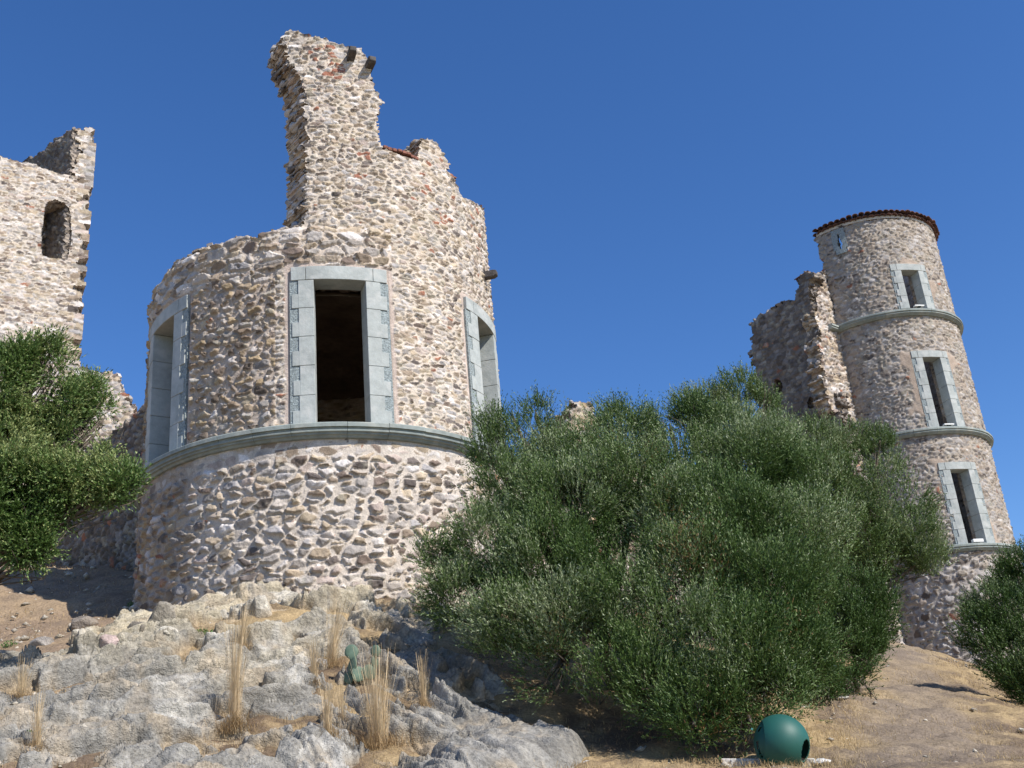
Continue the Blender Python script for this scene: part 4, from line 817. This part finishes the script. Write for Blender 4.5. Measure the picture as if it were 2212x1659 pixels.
o = npmesh('gravel', V.reshape(-1, 3), (fc[None]+(np.arange(n)*6)[:, None, None]).reshape(-1, 3), M_rock, None, cc, smooth=False); tag(o, 'scattered chips of pale stone over the soil', 'gravel', kind='stuff')
# ------------------------------------------------------------------ green ball
bc = at(1687, 1606, 12.6); rad = 56.5/F*np.linalg.norm(bc); bg_ = gz(bc[0], bc[1])
ball = empty('green_ball', (bc[0], bc[1], bc[2]-rad)); tag(ball, 'dark green hollow plastic ball with slotted openings lying on the dry grass', 'ball')
vr = -Vector(bc).normalized(); rr_ = vr.cross(Vector((0, 0, 1))).normalized()*-1; ur = rr_.cross(vr)*-1
if ur.z < 0: ur = -ur
if rr_.x < 0: rr_ = -rr_
def dirb(a, b): # picture right a, up b on the unit ball
    c = math.sqrt(max(0, 1-a*a-b*b)); return (rr_*a+ur*b+vr*c).normalized()
c0 = Vector(bc)
def shell(name, cutf, r_, th, mt, res=110):
    th_ = np.linspace(0, 2*np.pi, res*2, endpoint=False); ph = np.linspace(.001, np.pi-.001, res); A_, B_ = np.meshgrid(th_, ph, indexing='ij')
    d = np.stack([np.cos(A_)*np.sin(B_), np.sin(A_)*np.sin(B_), -np.cos(B_)], -1).reshape(-1, 3); kp_ = ~cutf(d)
    nn = len(d); I = np.arange(nn).reshape(res*2, res); I2 = np.roll(I, -1, 0); Q = np.stack([I[:, :-1].ravel(), I2[:, :-1].ravel(), I2[:, 1:].ravel(), I[:, 1:].ravel()], -1)
    Q = Q[kp_[Q].all(1)]; o = npmesh(name, np.array(ball.location)*0+d*r_, Q, mt, ball); o.location = (0, 0, rad)
    md = o.modifiers.new('thick', 'SOLIDIFY'); md.thickness = th; md.offset = -1; return o
nL_ = np.array((rr_*-.95+ur*.17+vr*.16).normalized()); nR_ = np.array(dirb(.83, -.36)); upv = np.array(ur)
def cut_main(d):
    l = d@nL_ > .71
    q = d-nR_; t1 = q@upv; q2 = q-t1[:, None]*upv; r = (t1/.40)**2+((q2**2).sum(1))/(.30**2); return l | ((r < 1) & (d@nR_ > 0))
def cut_in(d):
    x_ = d@np.array(vr); z_ = d@upv; l = d@nL_ > .58
    s1 = (np.abs(x_-.50) < .075) & (z_ > -.30) & (z_ < .14); s2 = (np.abs(x_-.50) < .07) & (z_ > -.44) & (z_ < -.35); s3 = (np.abs(x_-.42) < .06) & (z_ > .5) & (z_ < .64)
    s4 = (x_ < -.05) & (x_ > -.6) & (z_ > -.5) & (z_ < .4)
    return ~l | s1 | s2 | s3 | s4
shell('shell', cut_main, rad, .012, M_green); shell('slotted_side', cut_in, rad*.955, .01, M_green)
m = MB(); m.tube([np.array(nL_)*rad*.94+np.array(vr)*rad*.55*s_+upv*rad*.42 for s_ in (.0, .35, .75)], .012, 6); m.v = [tuple(Vector(v)+Vector((0, 0, rad))) for v in m.v]; m.build('strap', mat('pale_green_plastic', col=(.1, .32, .28), rough=.4), ball)
m = MB(); m.tube([np.array(nR_)*rad*.55-upv*rad*.35, np.array(nR_)*rad*.72+upv*rad*.1], .03, 8); m.v = [tuple(Vector(v)+Vector((0, 0, rad))) for v in m.v]; m.build('inner_tube', mat('grey_plastic', col=(.35, .35, .36), rough=.5), ball)
# concrete edging under the ball
es = empty('concrete_edging', tuple(at(1687, 1657, 12.45))); tag(es, 'pale concrete edging strip in the grass under the green ball', 'edging')
for (a, b) in (((1560, 1650), (1682, 1648)), ((1686, 1649), (1760, 1641))):
    p0 = Vector(at(*a, 12.75)); p1 = Vector(at(*b, 12.75)); g0 = gz(p0.x, p0.y)
    d = (p1-p0); d.z = 0; L = d.length; d.normalize(); s = Vector((-d.y, d.x, 0)); m = MB(); vs = []
    for q in (0, .5, 1):
        c = p0.lerp(p1, q); z_ = gz(c.x, c.y)
        for o1, o2 in ((-.06, -.1), (.06, -.1), (.06, .035), (-.06, .035)): vs.append(c*1+s*o1-Vector((0, 0, c.z))+Vector((0, 0, z_+o2)))
    fs = [(0, 3, 2, 1), (8, 9, 10, 11)]+[(i*4+k, i*4+(k+1) % 4, i*4+4+(k+1) % 4, i*4+4+k) for i in range(2) for k in range(4)]
    m.add(vs, fs); keep(m.build('slab', M_conc, bevel=.01), es)
print('verts', sum(len(o.data.vertices) for o in bpy.data.objects if o.type == 'MESH'))
